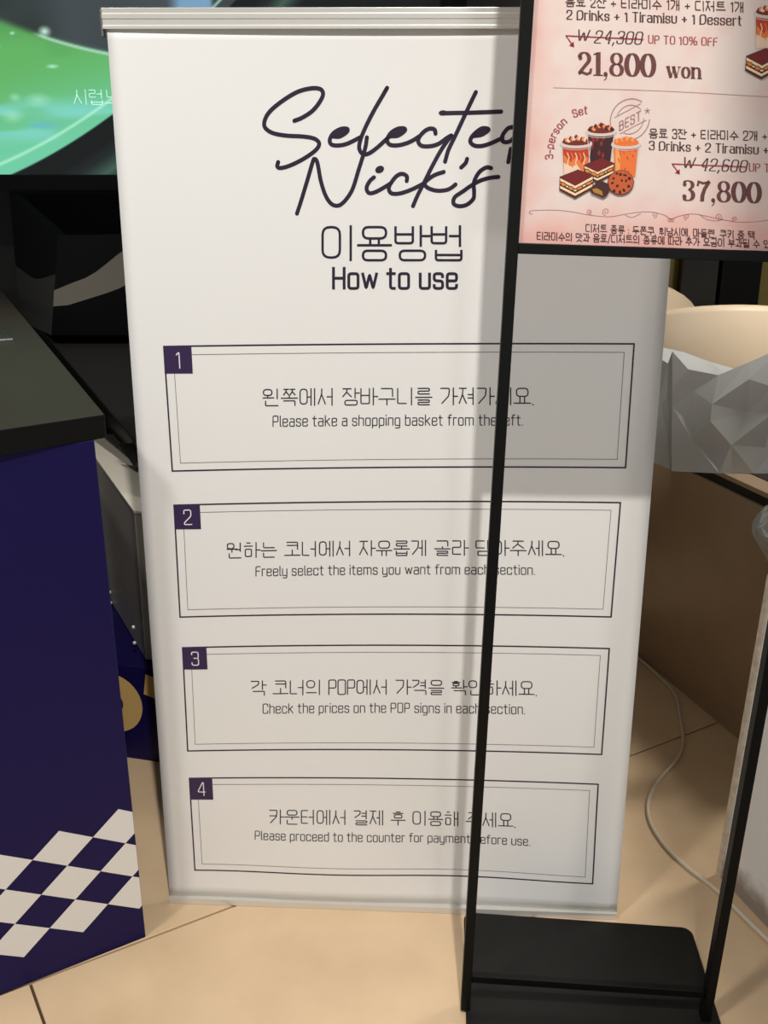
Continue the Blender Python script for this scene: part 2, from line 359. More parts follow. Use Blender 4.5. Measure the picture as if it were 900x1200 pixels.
def text_line(ink, text, q, wd, sx, sy, thin=None, serif=False, italic=0, **kw):
    """q: four sheet points (base left, base right, top left, top right); sx, sy turn them to metres"""
    W, pls = layout(text, **kw)
    q = [np.array((a*sx, b*sy)) for a, b in q]
    def mp(x, y):
        x = x+italic*y; t = x/W; return (1-t)*(1-y)*q[0]+t*(1-y)*q[1]+(1-t)*y*q[2]+t*y*q[3]
    for pl in pls:
        ink.ribbon([mp(*a) for a in pl], wd, thin)
        if serif:
            for a, b in ((pl[0], pl[1]), (pl[-1], pl[-2])):
                if abs(a[0]-b[0]) < .03 and abs(a[1]-b[1]) > .2:
                    ink.ribbon([mp(a[0]-.09, a[1]), mp(a[0]+.09, a[1])], (thin or wd)*1.0, cap=False)
BT = {
 't1':[[0.365,0.7693],[0.6259,0.7699],[0.366,0.8025],[0.6243,0.8029]],
 't2':[[0.3859,0.7415],[0.6144,0.7421],[0.3863,0.7618],[0.6135,0.7623]],
 'k1':[[0.2475,0.6203],[0.7662,0.6237],[0.2486,0.638],[0.7646,0.6416]],
 'e1':[[0.2655,0.5981],[0.748,0.6019],[0.2661,0.6093],[0.7471,0.6128]],
 'k2':[[0.1646,0.4501],[0.8409,0.4582],[0.1659,0.4675],[0.8392,0.4753]],
 'e2':[[0.2218,0.4289],[0.7851,0.4357],[0.2225,0.44],[0.7842,0.4464]],
 'k3':[[0.2019,0.2824],[0.8015,0.2896],[0.2031,0.3008],[0.8,0.3076]],
 'e3':[[0.2264,0.2596],[0.7787,0.2663],[0.2271,0.2716],[0.7777,0.2781]],
 'k4':[[0.232,0.113],[0.77,0.1174],[0.233,0.1322],[0.7687,0.1363]],
 'e4':[[0.1993,0.0909],[0.8032,0.0941],[0.2,0.1027],[0.8022,0.1056]],
 'box1':[[0.064,0.6827],[0.9463,0.6885],[0.9477,0.5588],[0.0655,0.5496]],
 'box2':[[0.0647,0.5114],[0.943,0.5204],[0.9412,0.3893],[0.0629,0.3803]],
 'box3':[[0.0642,0.3427],[0.9424,0.3515],[0.9427,0.2194],[0.0617,0.2107]],
 'box4':[[0.0618,0.1743],[0.9401,0.1805],[0.9425,0.0478],[0.0606,0.0453]],
 'bd1':[0.1158,0.6546],
 'bd2':[0.1156,0.4839],
 'bd3':[0.1136,0.3156],
 'bd4':[0.1111,0.1454],
 'script':[[[0.3201,0.9006],[0.3338,0.9034],[0.3522,0.9095],[0.366,0.918],[0.3716,0.9248],[0.3664,0.9291],[0.3499,0.9296],[0.3258,0.9263],[0.2983,0.9179],[0.2767,0.9087],[0.2672,0.9003],[0.2683,0.8941],[0.2817,0.8894],[0.3058,0.8871],[0.3331,0.8864],[0.3543,0.8845],[0.3633,0.8801],[0.357,0.8739],[0.3354,0.866],[0.3106,0.8597],[0.2936,0.8573],[0.2876,0.8588],[0.2893,0.8628]],[[0.3893,0.8864],[0.4,0.8864],[0.4122,0.8903],[0.4137,0.8932],[0.4031,0.8934],[0.3894,0.8895],[0.3823,0.8833],[0.3861,0.8789],[0.3998,0.8783],[0.4151,0.8802],[0.4364,0.8856]],[[0.484,0.9301],[0.4756,0.9226],[0.4607,0.9096],[0.4455,0.8942],[0.437,0.8833],[0.4348,0.8755],[0.4409,0.8705],[0.4516,0.8708],[0.4668,0.8763],[0.4819,0.8833]],[[0.4819,0.8833],[0.4895,0.8865],[0.5031,0.8872],[0.5152,0.8914],[0.5145,0.8938],[0.503,0.8934],[0.491,0.8896],[0.4844,0.8833],[0.4896,0.879],[0.5033,0.8784],[0.5184,0.8802],[0.5305,0.883],[0.541,0.8865]],[[0.5703,0.8891],[0.5679,0.8929],[0.5578,0.8934],[0.5462,0.8891],[0.5396,0.883],[0.5448,0.8783],[0.5583,0.8775],[0.5751,0.8796],[0.5916,0.8856],[0.5983,0.8874]],[[0.6393,0.9263],[0.6258,0.9111],[0.6088,0.8912],[0.5962,0.8772],[0.5922,0.8718],[0.5882,0.8634]],[[0.5816,0.9075],[0.608,0.9078],[0.638,0.9081],[0.6846,0.909]],[[0.6386,0.887],[0.6519,0.8882],[0.6633,0.8922],[0.6599,0.8939],[0.6499,0.8934],[0.6368,0.8877],[0.6321,0.8822],[0.6391,0.8784],[0.6525,0.8779],[0.6691,0.8805],[0.6889,0.8853]],[[0.7048,0.8951],[0.6966,0.8934],[0.6887,0.8874],[0.6891,0.8826],[0.6966,0.8814],[0.7057,0.8836],[0.7152,0.8908],[0.7314,0.9147]],[[0.7041,0.8753],[0.7006,0.8631]],[[0.3209,0.8144],[0.3276,0.8244],[0.3407,0.8454],[0.3512,0.8628],[0.3549,0.8657],[0.3597,0.8622],[0.3653,0.8454],[0.3742,0.8309],[0.3864,0.8229],[0.4019,0.8235],[0.4206,0.8358],[0.4331,0.855],[0.4451,0.8752],[0.4485,0.8856]],[[0.4611,0.8488],[0.4536,0.8453],[0.4477,0.8391],[0.4518,0.8342],[0.4638,0.835],[0.4843,0.8409],[0.4918,0.8435]],[[0.5201,0.8454],[0.52,0.8498],[0.5115,0.8521],[0.5013,0.8498],[0.4918,0.8435],[0.4878,0.8382],[0.493,0.8338],[0.5084,0.8338],[0.5288,0.8374],[0.5492,0.8427]],[[0.5983,0.8874],[0.582,0.8752],[0.5657,0.8595],[0.5509,0.8436],[0.5392,0.8311],[0.5319,0.8218]],[[0.5862,0.8539],[0.5727,0.8516],[0.5609,0.848],[0.5526,0.8433],[0.5578,0.8392],[0.5733,0.8365],[0.5903,0.8369],[0.6005,0.8392],[0.6078,0.8423]],[[0.6273,0.866],[0.6248,0.8622],[0.6172,0.8581]],[[0.6707,0.8575],[0.6622,0.8582],[0.6506,0.8543],[0.6425,0.8473],[0.6405,0.8419],[0.6416,0.8348],[0.6402,0.8286],[0.6286,0.8232],[0.6149,0.8219],[0.6052,0.8244],[0.607,0.8303],[0.6211,0.8357],[0.6378,0.8419],[0.6545,0.8464],[0.6713,0.8487],[0.6841,0.8494]]],
 'blobs':[[[0.4132,0.8928],[0.413,0.8913],[0.4102,0.8895],[0.4054,0.8876],[0.3995,0.8862],[0.3937,0.8854],[0.3892,0.8854],[0.3868,0.8863],[0.3871,0.8877],[0.3899,0.8896],[0.3947,0.8914],[0.4006,0.8928],[0.4063,0.8936],[0.4108,0.8936]],[[0.5149,0.8934],[0.5147,0.892],[0.512,0.8901],[0.5073,0.8883],[0.5015,0.8869],[0.4957,0.8861],[0.4912,0.8861],[0.4888,0.8869],[0.489,0.8884],[0.4918,0.8902],[0.4965,0.892],[0.5023,0.8935],[0.508,0.8943],[0.5125,0.8943]],[[0.6632,0.8936],[0.6631,0.8922],[0.6606,0.8904],[0.6561,0.8886],[0.6505,0.8872],[0.645,0.8865],[0.6406,0.8865],[0.6383,0.8873],[0.6384,0.8888],[0.6409,0.8906],[0.6454,0.8923],[0.6509,0.8937],[0.6564,0.8945],[0.6608,0.8944]],[[0.4787,0.8582],[0.4793,0.8567],[0.4784,0.8551],[0.476,0.8537],[0.4726,0.8527],[0.469,0.8525],[0.4659,0.8529],[0.4638,0.854],[0.4632,0.8554],[0.4642,0.8571],[0.4666,0.8585],[0.4699,0.8594],[0.4735,0.8597],[0.4766,0.8593]],[[0.5906,0.908],[0.59,0.9069],[0.5879,0.906],[0.5849,0.9054],[0.5814,0.9053],[0.5782,0.9057],[0.5759,0.9065],[0.575,0.9076],[0.5756,0.9087],[0.5777,0.9096],[0.5807,0.9101],[0.5842,0.9102],[0.5874,0.9098],[0.5897,0.909]],[[0.4828,0.9292],[0.4838,0.9286],[0.484,0.9274],[0.4833,0.9261],[0.4818,0.9248],[0.4799,0.9238],[0.4779,0.9233],[0.4763,0.9235],[0.4752,0.9241],[0.475,0.9253],[0.4757,0.9266],[0.4772,0.9279],[0.4791,0.9289],[0.4811,0.9293]]],
}
PT = {
 'T1':[[0.0313,1.4282],[0.2268,1.421],[0.0305,1.4376],[0.2254,1.4308]],
 'T2':[[0.0338,1.4152],[0.2262,1.4077],[0.033,1.4243],[0.225,1.4172]],
 'T3':[[0.0462,1.3915],[0.1178,1.389],[0.0451,1.4042],[0.1165,1.4017]],
 'T4':[[0.1265,1.3903],[0.2024,1.3873],[0.1257,1.3982],[0.2014,1.3952]],
 'T5':[[0.0498,1.3575],[0.1381,1.3548],[0.0478,1.3818],[0.1355,1.3793]],
 'T6':[[0.1501,1.3544],[0.1913,1.3529],[0.1488,1.3664],[0.1898,1.3649]],
 'T8':[[0.1378,1.2906],[0.2712,1.2875],[0.1367,1.3004],[0.2698,1.2971]],
 'T9':[[0.1395,1.2777],[0.2749,1.2727],[0.1385,1.287],[0.2736,1.2822]],
 'T10':[[0.1794,1.2561],[0.2518,1.2532],[0.1779,1.2693],[0.2501,1.2661]],
 'T11':[[0.2561,1.2544],[0.3342,1.2517],[0.255,1.2628],[0.3329,1.2602]],
 'T12':[[0.1826,1.2214],[0.2748,1.2184],[0.1799,1.2448],[0.2715,1.2422]],
 'T13':[[0.0745,1.1854],[0.2726,1.1781],[0.0738,1.1943],[0.2713,1.1869]],
 'T14':[[0.0175,1.1759],[0.2919,1.1678],[0.0169,1.1851],[0.2906,1.1768]],
 'BEST':[[0.1033,1.2985],[0.126,1.31],[0.1024,1.3077],[0.125,1.3196]],
 'rule':[[0.024,1.3443],[0.1469,1.3405],[0.2719,1.3339]],
 'r3':[[0.0339,1.3983],[0.1201,1.3941]],
 'a3':[[0.0339,1.3983],[0.0426,1.388]],
 'r10':[[0.1669,1.2622],[0.2526,1.2589]],
 'a10':[[0.1669,1.2622],[0.1758,1.2522]],
 'fl':[[0.0104,1.2057],[0.0068,1.2062],[0.0071,1.2088],[0.0141,1.2098],[0.0362,1.2102],[0.0565,1.2083],[0.0769,1.2048],[0.1001,1.203],[0.1218,1.2065],[0.1365,1.2084],[0.1515,1.2082],[0.1648,1.2049],[0.1728,1.2006],[0.1799,1.2035],[0.1915,1.206],[0.2014,1.2063],[0.2217,1.2023],[0.237,1.1994],[0.2521,1.1975],[0.2718,1.1981],[0.2863,1.1999]],
 'fl2':[[0.1189,1.2047],[0.1272,1.2023],[0.1367,1.2067]],
 'fl3':[[0.2044,1.2061],[0.2151,1.2003],[0.2271,1.1989],[0.2328,1.2013]],
 'lat':[[0.1192,0.2648],[0.0683,0.2327],[0.1645,0.2283],[0.0671,0.1631],[0.1626,0.09]],
}

# ------------------------------------------------------------ the setting
fl = struct(box('floor', (-2.6, -.6, -.04), (2.8, 4.4, -.006), 'grout', bevel=0))
d1 = Vector((math.cos(math.radians(30.8)), math.sin(math.radians(30.8)))); d2 = Vector((-d1.y, d1.x))
org = Vector((-.574, 1.322)); TS = .8; g = .0022
tile_me = None
for j in range(-4, 4):
    for i in range(-4, 5):
        a = org+d1*((i+(.5 if j % 2 == 0 else 0))*TS)+d2*(j*TS); c = a+d1*TS/2+d2*TS/2
        if not (-1.9 < c.x < 2.2 and -.1 < c.y < 3.8): continue
        if tile_me is None:
            h = TS/2-g
            t = mesh('floor_tile', [(x, y, z) for z in (-.012, 0) for x, y in ((-h, -h), (h, -h), (h, h), (-h, h))], HEX, 'tile', fl, bevel=.0012); tile_me = t.data
        else:
            t = bpy.data.objects.new('floor_tile', tile_me); link(t, fl)
        t.location = (c.x, c.y, 0); t.rotation_euler = (0, 0, math.radians(30.8))
wb = struct(box('wall_back', (.41, 4.3, -.006), (2.8, 4.4, 2.9), 'olive', bevel=0))
wl = struct(box('wall_left', (-2.6, 2.95, -.006), (.41, 4.4, 2.9), 'darkwall', bevel=0))

struct(box('shade_slab', (.285, -1.6, 2.6), (2.8, 4.4, 2.7), 'cream', bevel=0))      # unseen slab added to keep the main light off the right-hand floor

# ------------------------------------------------------------ the printed standing sign
BL, BR, TL, TR = map(np.array, ([-.385, 1.514, 0], [.411, 1.476, 0], [-.383, 1.552, 1.463], [.416, 1.536, 1.463]))
def surf(u, v, off=0):
    P = (1-v)*((1-u)*BL+u*BR)+v*((1-u)*TL+u*TR)
    b = .015*4*max(0, u*(1-u))*max(0, math.sin(math.pi*min(max(v, 0), 1)))**.5
    rip = .0035*math.sin(u*11+.6)*math.exp(-((v-.05)/.06)**2)
    return (P[0]-.03*off, P[1]+b+rip-off, P[2]+.025*off)
SW, SH = .8, 1.463
def bsurf(x, y, off): return surf(x/SW, y/SH, off)
sign = empty('standing_sign', (0, 0, 0), 0, 'tall white how-to-use sign with four numbered steps and an aluminium top rail', 'sign')
vs = []; NU, NV = 48, 72
v0, v1 = .009, .985
for j in range(NV+1):
    for i in range(NU+1): vs.append(surf(i/NU, v0+(v1-v0)*j/NV))
fs = [(j*(NU+1)+i, j*(NU+1)+i+1, (j+1)*(NU+1)+i+1, (j+1)*(NU+1)+i) for j in range(NV) for i in range(NU)]
sheet = mesh('printed_sheet', vs, fs, 'sheet', sign, smooth=True); s = sheet.modifiers.new('thickness', 'SOLIDIFY'); s.thickness = .0015; s.offset = -1
sheet['label'] = 'white printed sheet'
def rail(name, v, u0, u1, h, front, back, m, steps):
    A, B = np.array(surf(u0, v)), np.array(surf(u1, v)); A[1] += 0; d = (B-A)/np.linalg.norm(B-A); n = np.array([d[1], -d[0], 0])
    if n[1] > 0: n = -n
    prof = [(-back, 0), (front, 0)]+steps+[(front, h), (-back, h)]
    vs = [tuple(E+n*o+np.array([0, 0, z])) for E in (A, B) for o, z in prof]; k = len(prof)
    fs = [tuple(range(k)), tuple(range(2*k-1, k-1, -1))]+[(i, i+k, (i+1) % k+k, (i+1) % k) for i in range(k)]
    return mesh(name, vs, fs, m, sign, bevel=.0004)
st = [(.004, .004), (.0032, .005), (.0032, .012), (.0042, .013), (.0042, .019), (.0034, .020)]
tr_ = rail('top_rail', .981, -.006, 1.004, .0265, .004, .006, 'alu', st); tr_['label'] = 'brushed aluminium top rail'
br_ = rail('bottom_rail', .0002, 0, 1, .0125, .005, .006, 'alu', [])
for u in (-.0085, 1.0035):
    A = surf(u, .973); box('end_cap', (A[0]-.0005, A[1]-.004, A[2]+.002), (A[0]+.0025, A[1]+.008, A[2]+.036), 'alu_dark', sign)
tube('support_pole', [(.0, 1.585, .0), (.0, 1.575, 1.45)], .01, 'alu_dark', sign)
box('foot_bar', (-.3, 1.53, 0), (.33, 1.60, .006), 'alu_dark', sign)

def lerp_line(a, b, n=20): return [tuple(np.array(a)*(1-t)+np.array(b)*t) for t in np.linspace(0, 1, n+1)]
for k in (1, 2, 3, 4):
    c = [(u*SW, v*SH) for u, v in BT['box%d' % k]]
    ik = Ink(bsurf)
    def frame(c, wd):
        for a, b in zip(c, c[1:]+c[:1]): ik.ribbon(lerp_line(a, b), wd, cap=True)
    frame(c, .0024)
    ik.build('border_frame', 'ink', sign)
    ik = Ink(bsurf); cx = sum(q[0] for q in c)/4; cy = sum(q[1] for q in c)/4; ins = .0135
    c2 = [(x+(ins if x < cx else -ins), y+(ins if y < cy else -ins)*.95) for x, y in c]
    frame(c2, .0009); ik.build('inner_border', 'ink_grey', sign)
    bx, by = BT['bd%d' % k][0]*SW, BT['bd%d' % k][1]*SH; tx, ty = c[0]
    ik = Ink(bsurf); ik.off = .0005
    e = .0012; ik.poly([(tx-e, by), (bx, by), (bx, ty+e), (tx-e, ty+e)]); bd = ik.build('number_badge', 'ink_badge', sign, 'dark purple square with a white number')
    ik = Ink(bsurf); ik.off = .0008
    w_, h_ = bx-tx, ty-by; gw = LAT[str(k)][0]*h_*.62; x0 = (tx+bx)/2-gw/2; y0 = by+h_*.2; y1 = ty-h_*.2
    text_line(ik, str(k), [(x0, y0), (x0+gw, y0), (x0, y1), (x0+gw, y1)], .0017, 1, 1)
    ik.build('number', 'ink_white', bd)
LINES = [('t1', '이용방법', .0036, dict(track=.1)), ('t2', 'How to use', .0043, dict(track=.2, space=.3)),
 ('k1', '왼쪽에서 장바구니를 가져가세요.', .0019, {}), ('e1', 'Please take a shopping basket from the left.', .0016, dict(track=.2, space=.31)),
 ('k2', '원하는 코너에서 자유롭게 골라 담아주세요.', .0019, {}), ('e2', 'Freely select the items you want from each section.', .0016, dict(track=.2, space=.31)),
 ('k3', '각 코너의 POP에서 가격을 확인하세요.', .0019, {}), ('e3', 'Check the prices on the POP signs in each section.', .0016, dict(track=.2, space=.31)),
 ('k4', '카운터에서 결제 후 이용해 주세요.', .0019, {}), ('e4', 'Please proceed to the counter for payment before use.', .0016, dict(track=.2, space=.31))]
for key, txt, wd, kw in LINES:
    ik = Ink(bsurf); kw = dict(kw)
    if key[0] == 'k': kw = dict(track=.13, space=.36)
    text_line(ik, txt, BT[key], wd, SW, SH, **kw); ik.build('lettering', 'ink_text' if key[0] in 'ke' else 'ink', sign)
ik = Ink(bsurf)
for L in BT['script']:
    L = [(u*SW, v*SH) for u, v in L]; ik.ribbon(catmull(L, 7), .0058, cap=False); ik.dot(L[0], .0029); ik.dot(L[-1], .0029)
for L in BT['blobs']: ik.poly([(u*SW, v*SH) for u, v in L])
ik.build('script_title', 'ink', sign, 'large handwritten title in dark purple')

# ------------------------------------------------------------ the black poster stand in front
stand = empty('poster_stand', (.140, 1.270, 0), math.atan2(-.021, .361), 'slim black metal stand holding the pink price poster', 'stand')
def Ls(x, y, z): return (x+.0215*z, y, z)
def bar(name, p0, p1, w, d, m='black', parent=stand, horiz=False):
    vs = []
    for (x, z) in (p0, p1):
        for sx, sy in ((-1, -1), (1, -1), (1, 1), (-1, 1)):
            vs.append(Ls(x+(0 if horiz else sx*w/2), sy*d/2, z+(sx*w/2 if horiz else 0)))
    return mesh(name, vs, HEX, m, parent, bevel=.0008)
ZB = .005
bar('post', (-.0112, ZB), (-.0115, 1.76), .0142, .02)
bar('post', (.3605, ZB), (.385, 1.76), .0142, .02)
bar('crossbar', (-.004, .0632), (.353, .0535), .0125, .012, horiz=True)
bar('crossbar', (-.0045, 1.1662), (.3665, 1.1565), .0125, .018, horiz=True)
bar('crossbar', (-.0045, 1.7538), (.377, 1.745), .0125, .018, horiz=True)
pl = []
for cx, cy, a0 in ((.365, .180, 0), (.008, .194, 90), (.008, -.19, 180), (.365, -.19, 270)):
    for t in range(0, 91, 15):
        an = math.radians(a0+t); pl.append((cx+.018*math.cos(an), cy+.018*math.sin(an)))
prism('base_plate', pl, 0, .005, 'base', stand, bevel=0)
# poster panel, 12 mm behind the frame's front edge
def psurf(x, z, off): return Ls(x, -.004-off, z)
def pz(x, z): return (x, z-.026*(x+.0047))
pa = [pz(-.006, 1.172), pz(.3665, 1.172), pz(.379, 1.749), pz(-.006, 1.749)]
vs = [Ls(x, yy, z) for yy in (-.004, .004) for x, z in pa]
panel = mesh('poster', vs, [(0, 1, 2, 3), (7, 6, 5, 4), (0, 4, 5, 1), (1, 5, 6, 2), (2, 6, 7, 3), (3, 7, 4, 0)], 'paper', stand)
panel['label'] = 'pink watercolour price poster'
def ptext(key, txt, wd, m, thin=None, **kw):
    ik = Ink(psurf); text_line(ik, txt, PT[key], wd, 1, 1, thin, **kw); return ik.build('lettering', m, panel)
hk = dict(track=.16, space=.42)
sk = dict(track=.24, space=.36, lat_scale=1.15, rad=.34)
ptext('T1', '음료 2잔 + 티라미수 1개 + 디저트 1개', .0012, 'brown_text', **hk)
ptext('T2', '2 Drinks + 1 Tiramisu + 1 Dessert', .0017, 'brown_text', .0009, serif=True, **sk)
ptext('T3', 'W 24,300', .0016, 'brown_text', .0008, italic=.22, serif=True, **sk)
ptext('T4', 'UP TO 10% OFF', .0014, 'rose', .0008, serif=True, **sk)
ptext('T8', '음료 3잔 + 티라미수 2개 +', .0012, 'brown_text', **hk)
ptext('T9', '3 Drinks + 2 Tiramisu +', .0017, 'brown_text', .0009, serif=True, **sk)
ptext('T10', 'W 42,600', .0016, 'brown_text', .0008, italic=.22, serif=True, **sk)
ptext('T11', 'UP TO 10% OFF', .0014, 'rose', .0008, serif=True, **sk)
ptext('T13', '디저트 종류 : 두쫀쿠, 휘낭시에, 마들렌, 쿠키 중 택', .0011, 'brown_text', **hk)
ptext('T14', '티라미수의 맛과 음료/디저트의 종류에 따라 추가 요금이 부과될 수 있', .0011, 'brown_text', **hk)
ptext('BEST', 'BEST', .0014, 'stamp', .0011, track=.25)
# fat-face prices
def ell(cx, cy, rx, ry, a0=0, a1=360, n=20): return [(cx+rx*math.cos(math.radians(a)), cy+ry*math.sin(math.radians(a))) for a in np.linspace(a0, a1, n)]
FAT = {
 '0': (.62, [('r', ell(.31, .5, .235, .47), .20, .035)]),
 '8': (.62, [('r', ell(.31, .74, .19, .23), .15, .04), ('r', ell(.31, .27, .22, .25), .17, .04)]),
 '1': (.42, [('r', [(.24, 1), (.24, .0)], .19, .19), ('r', [(.04, .02), (.44, .02)], .045, .045), ('r', [(.05, .9), (.24, .97)], .06, .06)]),
 '2': (.6, [('r', ell(.29, .72, .2, .25, 170, -40, 14)+[(.3, .38), (.08, .08)], .17, .05), ('r', [(.06, .06), (.2, .13), (.4, .05), (.54, .12), (.57, .3)], .1, .1), ('b', .13, .74, .08)]),
 '3': (.6, [('r', ell(.27, .76, .2, .2, 150, -80, 14), .16, .04), ('r', ell(.26, .28, .23, .26, 85, -140, 16), .18, .04), ('b', .13, .78, .08), ('b', .12, .2, .09)]),
 '7': (.6, [('r', [(.06, .72), (.1, .93), (.3, .86), (.45, .9), (.56, .98)], .09, .09), ('r', [(.56, .96), (.36, .6), (.27, .3), (.25, .0)], .17, .05)]),
 ',': (.22, [('b', .1, .07, .085), ('r', [(.16, .06), (.13, -.1), (.04, -.2)], .04, .04)]),
}
def fat(key, txt):
    q = [np.array(a) for a in PT[key]]; W = sum(FAT[c][0] for c in txt)+.02*(len(txt)-1); sx = np.linalg.norm(q[1]-q[0])/W; sy = np.linalg.norm(q[2]-q[0])
    ik = Ink(psurf); x0 = 0
    def mp(x, y): t = x/W; return (1-t)*(1-y)*q[0]+t*(1-y)*q[1]+(1-t)*y*q[2]+t*y*q[3]
    for c in txt:
        for e in FAT[c][1]:
            if e[0] == 'r': ik.ribbon([mp(x0+x, y) for x, y in e[1]], e[2]*sx, e[3]*sx, cap=False, closed=len(e[1]) == 20 and e[1][0][0]-e[1][-1][0] < 1e-6)
            else: ik.poly([mp(x0+x, y) for x, y in ell(e[1], e[2], e[3], e[3]*sx/sy*1.1, 0, 340, 14)])
        x0 += FAT[c][0]+.02
    ik.build('price', 'brown_ink', panel)
fat('T5', '21,800'); fat('T12', '37,800')
ik = Ink(psurf); q = [np.array(a) for a in PT['T6']]
def mp6(x, y): t = x/1.62; y2 = y; return (1-t)*(1-y2)*q[0]+t*(1-y2)*q[1]+(1-t)*y2*q[2]+t*y2*q[3]
for pts, a, b in (([(.06, 1), (.2, .02)], .0034, .003), ([(.2, .02), (.33, .9)], .001, .001), ([(.3, 1), (.44, .02)], .0034, .003), ([(.44, .02), (.58, 1)], .001, .001), ([(-.02, .97), (.16, .97)], .001, .001), ([(.24, .97), (.4, .97)], .001, .001), ([(.5, .97), (.64, .97)], .001, .001),
                  (ell(.86, .5, .15, .45), .0034, .001), ([(1.17, 1), (1.17, 0)], .0034, .003), ([(1.17, .75), (1.3, .95), (1.42, .9), (1.46, .7), (1.46, 0)], .0034, .001), ([(1.07, .03), (1.27, .03)], .001, .001), ([(1.36, .03), (1.57, .03)], .001, .001), ([(1.07, .97), (1.17, .97)], .001, .001)):
    ik.ribbon([mp6(x, y) for x, y in pts], a, b, cap=False)
ik.build('lettering', 'brown_ink', panel)
# rules, arrows, flourish, stamp
ik = Ink(psurf); ik.ribbon(catmull(PT['rule'], 10), .0005); ik.build('divider_line', 'stamp', panel)
for a, b in (('r3', 'a3'), ('r10', 'a10')):
    ik = Ink(psurf); ik.off = .0005; ik.ribbon(PT[a], .0011); ik.ribbon(PT[b], .0011); t = np.array(PT[b][1]); dd = t-np.array(PT[b][0]); dd /= np.linalg.norm(dd); nn = np.array([-dd[1], dd[0]])
    ik.poly([t+dd*.002, t-dd*.003+nn*.0032, t-dd*.003-nn*.0032]); ik.build('discount_arrow', 'red', panel)
ik = Ink(psurf)
for k in ('fl', 'fl2', 'fl3'): ik.ribbon(catmull(PT[k], 8), .0007, .0004)
def spiral(cx, cy, r0, turn, sgn=1): return [(cx+r0*(1-t*.8)*math.cos(sgn*t*turn+a_), cy+r0*(1-t*.8)*math.sin(sgn*t*turn+a_)) for t in np.linspace(0, 1, 26) for a_ in (-1.57,)]
for cx, cy, r0, sg in ((.0760, 1.2082, .0034, 1), (.0960, 1.2087, .0044, -1), (.1530, 1.2055, .0036, 1), (.1905, 1.2035, .0036, -1), (.2270, 1.2030, .0044, 1), (.2465, 1.2010, .0032, -1)):
    ik.ribbon(spiral(cx, cy, r0, 9, sg), .0006, .0004)
for cx in (.1705, .1728, .1752): ik.ribbon(ell(cx, 1.1995, .0011, .002, 0, 360, 14), .0005)
ik.build('flourish', 'rose', panel)
cs = (.1138, 1.3102); R_ = .0222; ik = Ink(psurf)
ik.ribbon(ell(*cs, R_, R_, 60, 200, 24), .0011); ik.ribbon(ell(*cs, R_, R_, -95, 0, 18), .0011)
ik.ribbon(ell(*cs, .0155, .0155, 45, 160, 16), .0009); ik.ribbon(ell(*cs, .0155, .0155, -110, 5, 16), .0009)
for o in (.009, -.0085):
    ik.ribbon([(cs[0]-.0135+(-o)*.45, cs[1]-.0068+o), (cs[0]+.0145+(-o)*.45, cs[1]+.0080+o)], .0008)
for k in range(5):
    an = math.radians(90+72*k); ik.ribbon([(.1325, 1.3196), (.1325+.0028*math.cos(an), 1.3196+.0028*math.sin(an))], .001)
ik.build('round_stamp', 'stamp', panel, 'faded round stamp reading BEST')
# curved caption
ik = Ink(psurf); txt = '3-person Set'; cx, cz = .069, 1.2763; rr = .0405; ang = 193
for ch in txt:
    if ch == ' ': ang -= 11; continue
    adv, pls = LAT[ch]; hgt = .0082; st_ = math.degrees((adv*1.2+.25)*hgt/rr)
    am = math.radians(ang-st_/2); o = np.array((cx+rr*math.cos(am), cz+rr*math.sin(am))); tx = np.array((math.sin(am), -math.cos(am))); ty = np.array((math.cos(am), math.sin(am)))
    for pl_ in pls:
        ik.ribbon([o+tx*((x-adv/2)*1.2*hgt)+ty*(y*hgt) for x, y in fillet(pl_, .2)],   .0018, .0009)
    ang -= st_
ik.build('curved_caption', 'rose', panel)
# ---- printed drawings, in local drawing units (X right, Y down)
def pm(name, rgb):
    if name not in MT: MT[name] = mat(name, rgb, .5)
    return name
PAL = [('drink_rim', (222, 206, 196)), ('ice_brown', (120, 40, 26)), ('ice_light', (236, 150, 96)), ('tea_red', (196, 62, 22)), ('tea_orange', (236, 128, 62)), ('milk', (248, 212, 184)),
       ('cola', (62, 20, 26)), ('cola_red', (150, 36, 30)), ('cocoa', (120, 22, 26)), ('cake_cream', (250, 222, 176)), ('cake_brown', (92, 34, 22)), ('finger', (226, 132, 60)),
       ('choco', (74, 34, 30)), ('tan_fill', (178, 132, 50)), ('cookie', (204, 92, 44)), ('chip', (66, 24, 16)), ('orange_drink', (240, 120, 52)), ('orange_light', (248, 168, 96)), ('shade_line', (150, 70, 50))]
for n_, c_ in PAL: pm('print_'+n_, c_)
PN = [n_ for n_, _ in PAL]
class Draw(Ink):
    def __init__(s, dx=0, dy=0): super().__init__(psurf); s.dx = dx; s.dy = dy; s.off = .0004
    def M(s, X, Y): X += s.dx; Y += s.dy; return (-.0028+X*.0001506+Y*.00001, 1.338-Y*.000146)
    def P(s, c, pts): s.off += .000012; s.cur = PN.index(c); s.poly([s.M(*q) for q in pts])
    def E(s, c, cx, cy, rx, ry, rot=0):
        k, q = math.cos(math.radians(rot)), math.sin(math.radians(rot))
        s.P(c, [(cx+(x*k-y*q), cy+(x*q+y*k)) for x, y in ell(0, 0, rx, ry, 0, 345, 18)])
    def Rb(s, c, pts, wd): s.off += .000012; s.cur = PN.index(c); s.ribbon([s.M(*q) for q in pts], wd*.00015)
    def done(s, name, label): return s.build(name, ['print_'+n_ for n_ in PN], panel, label)
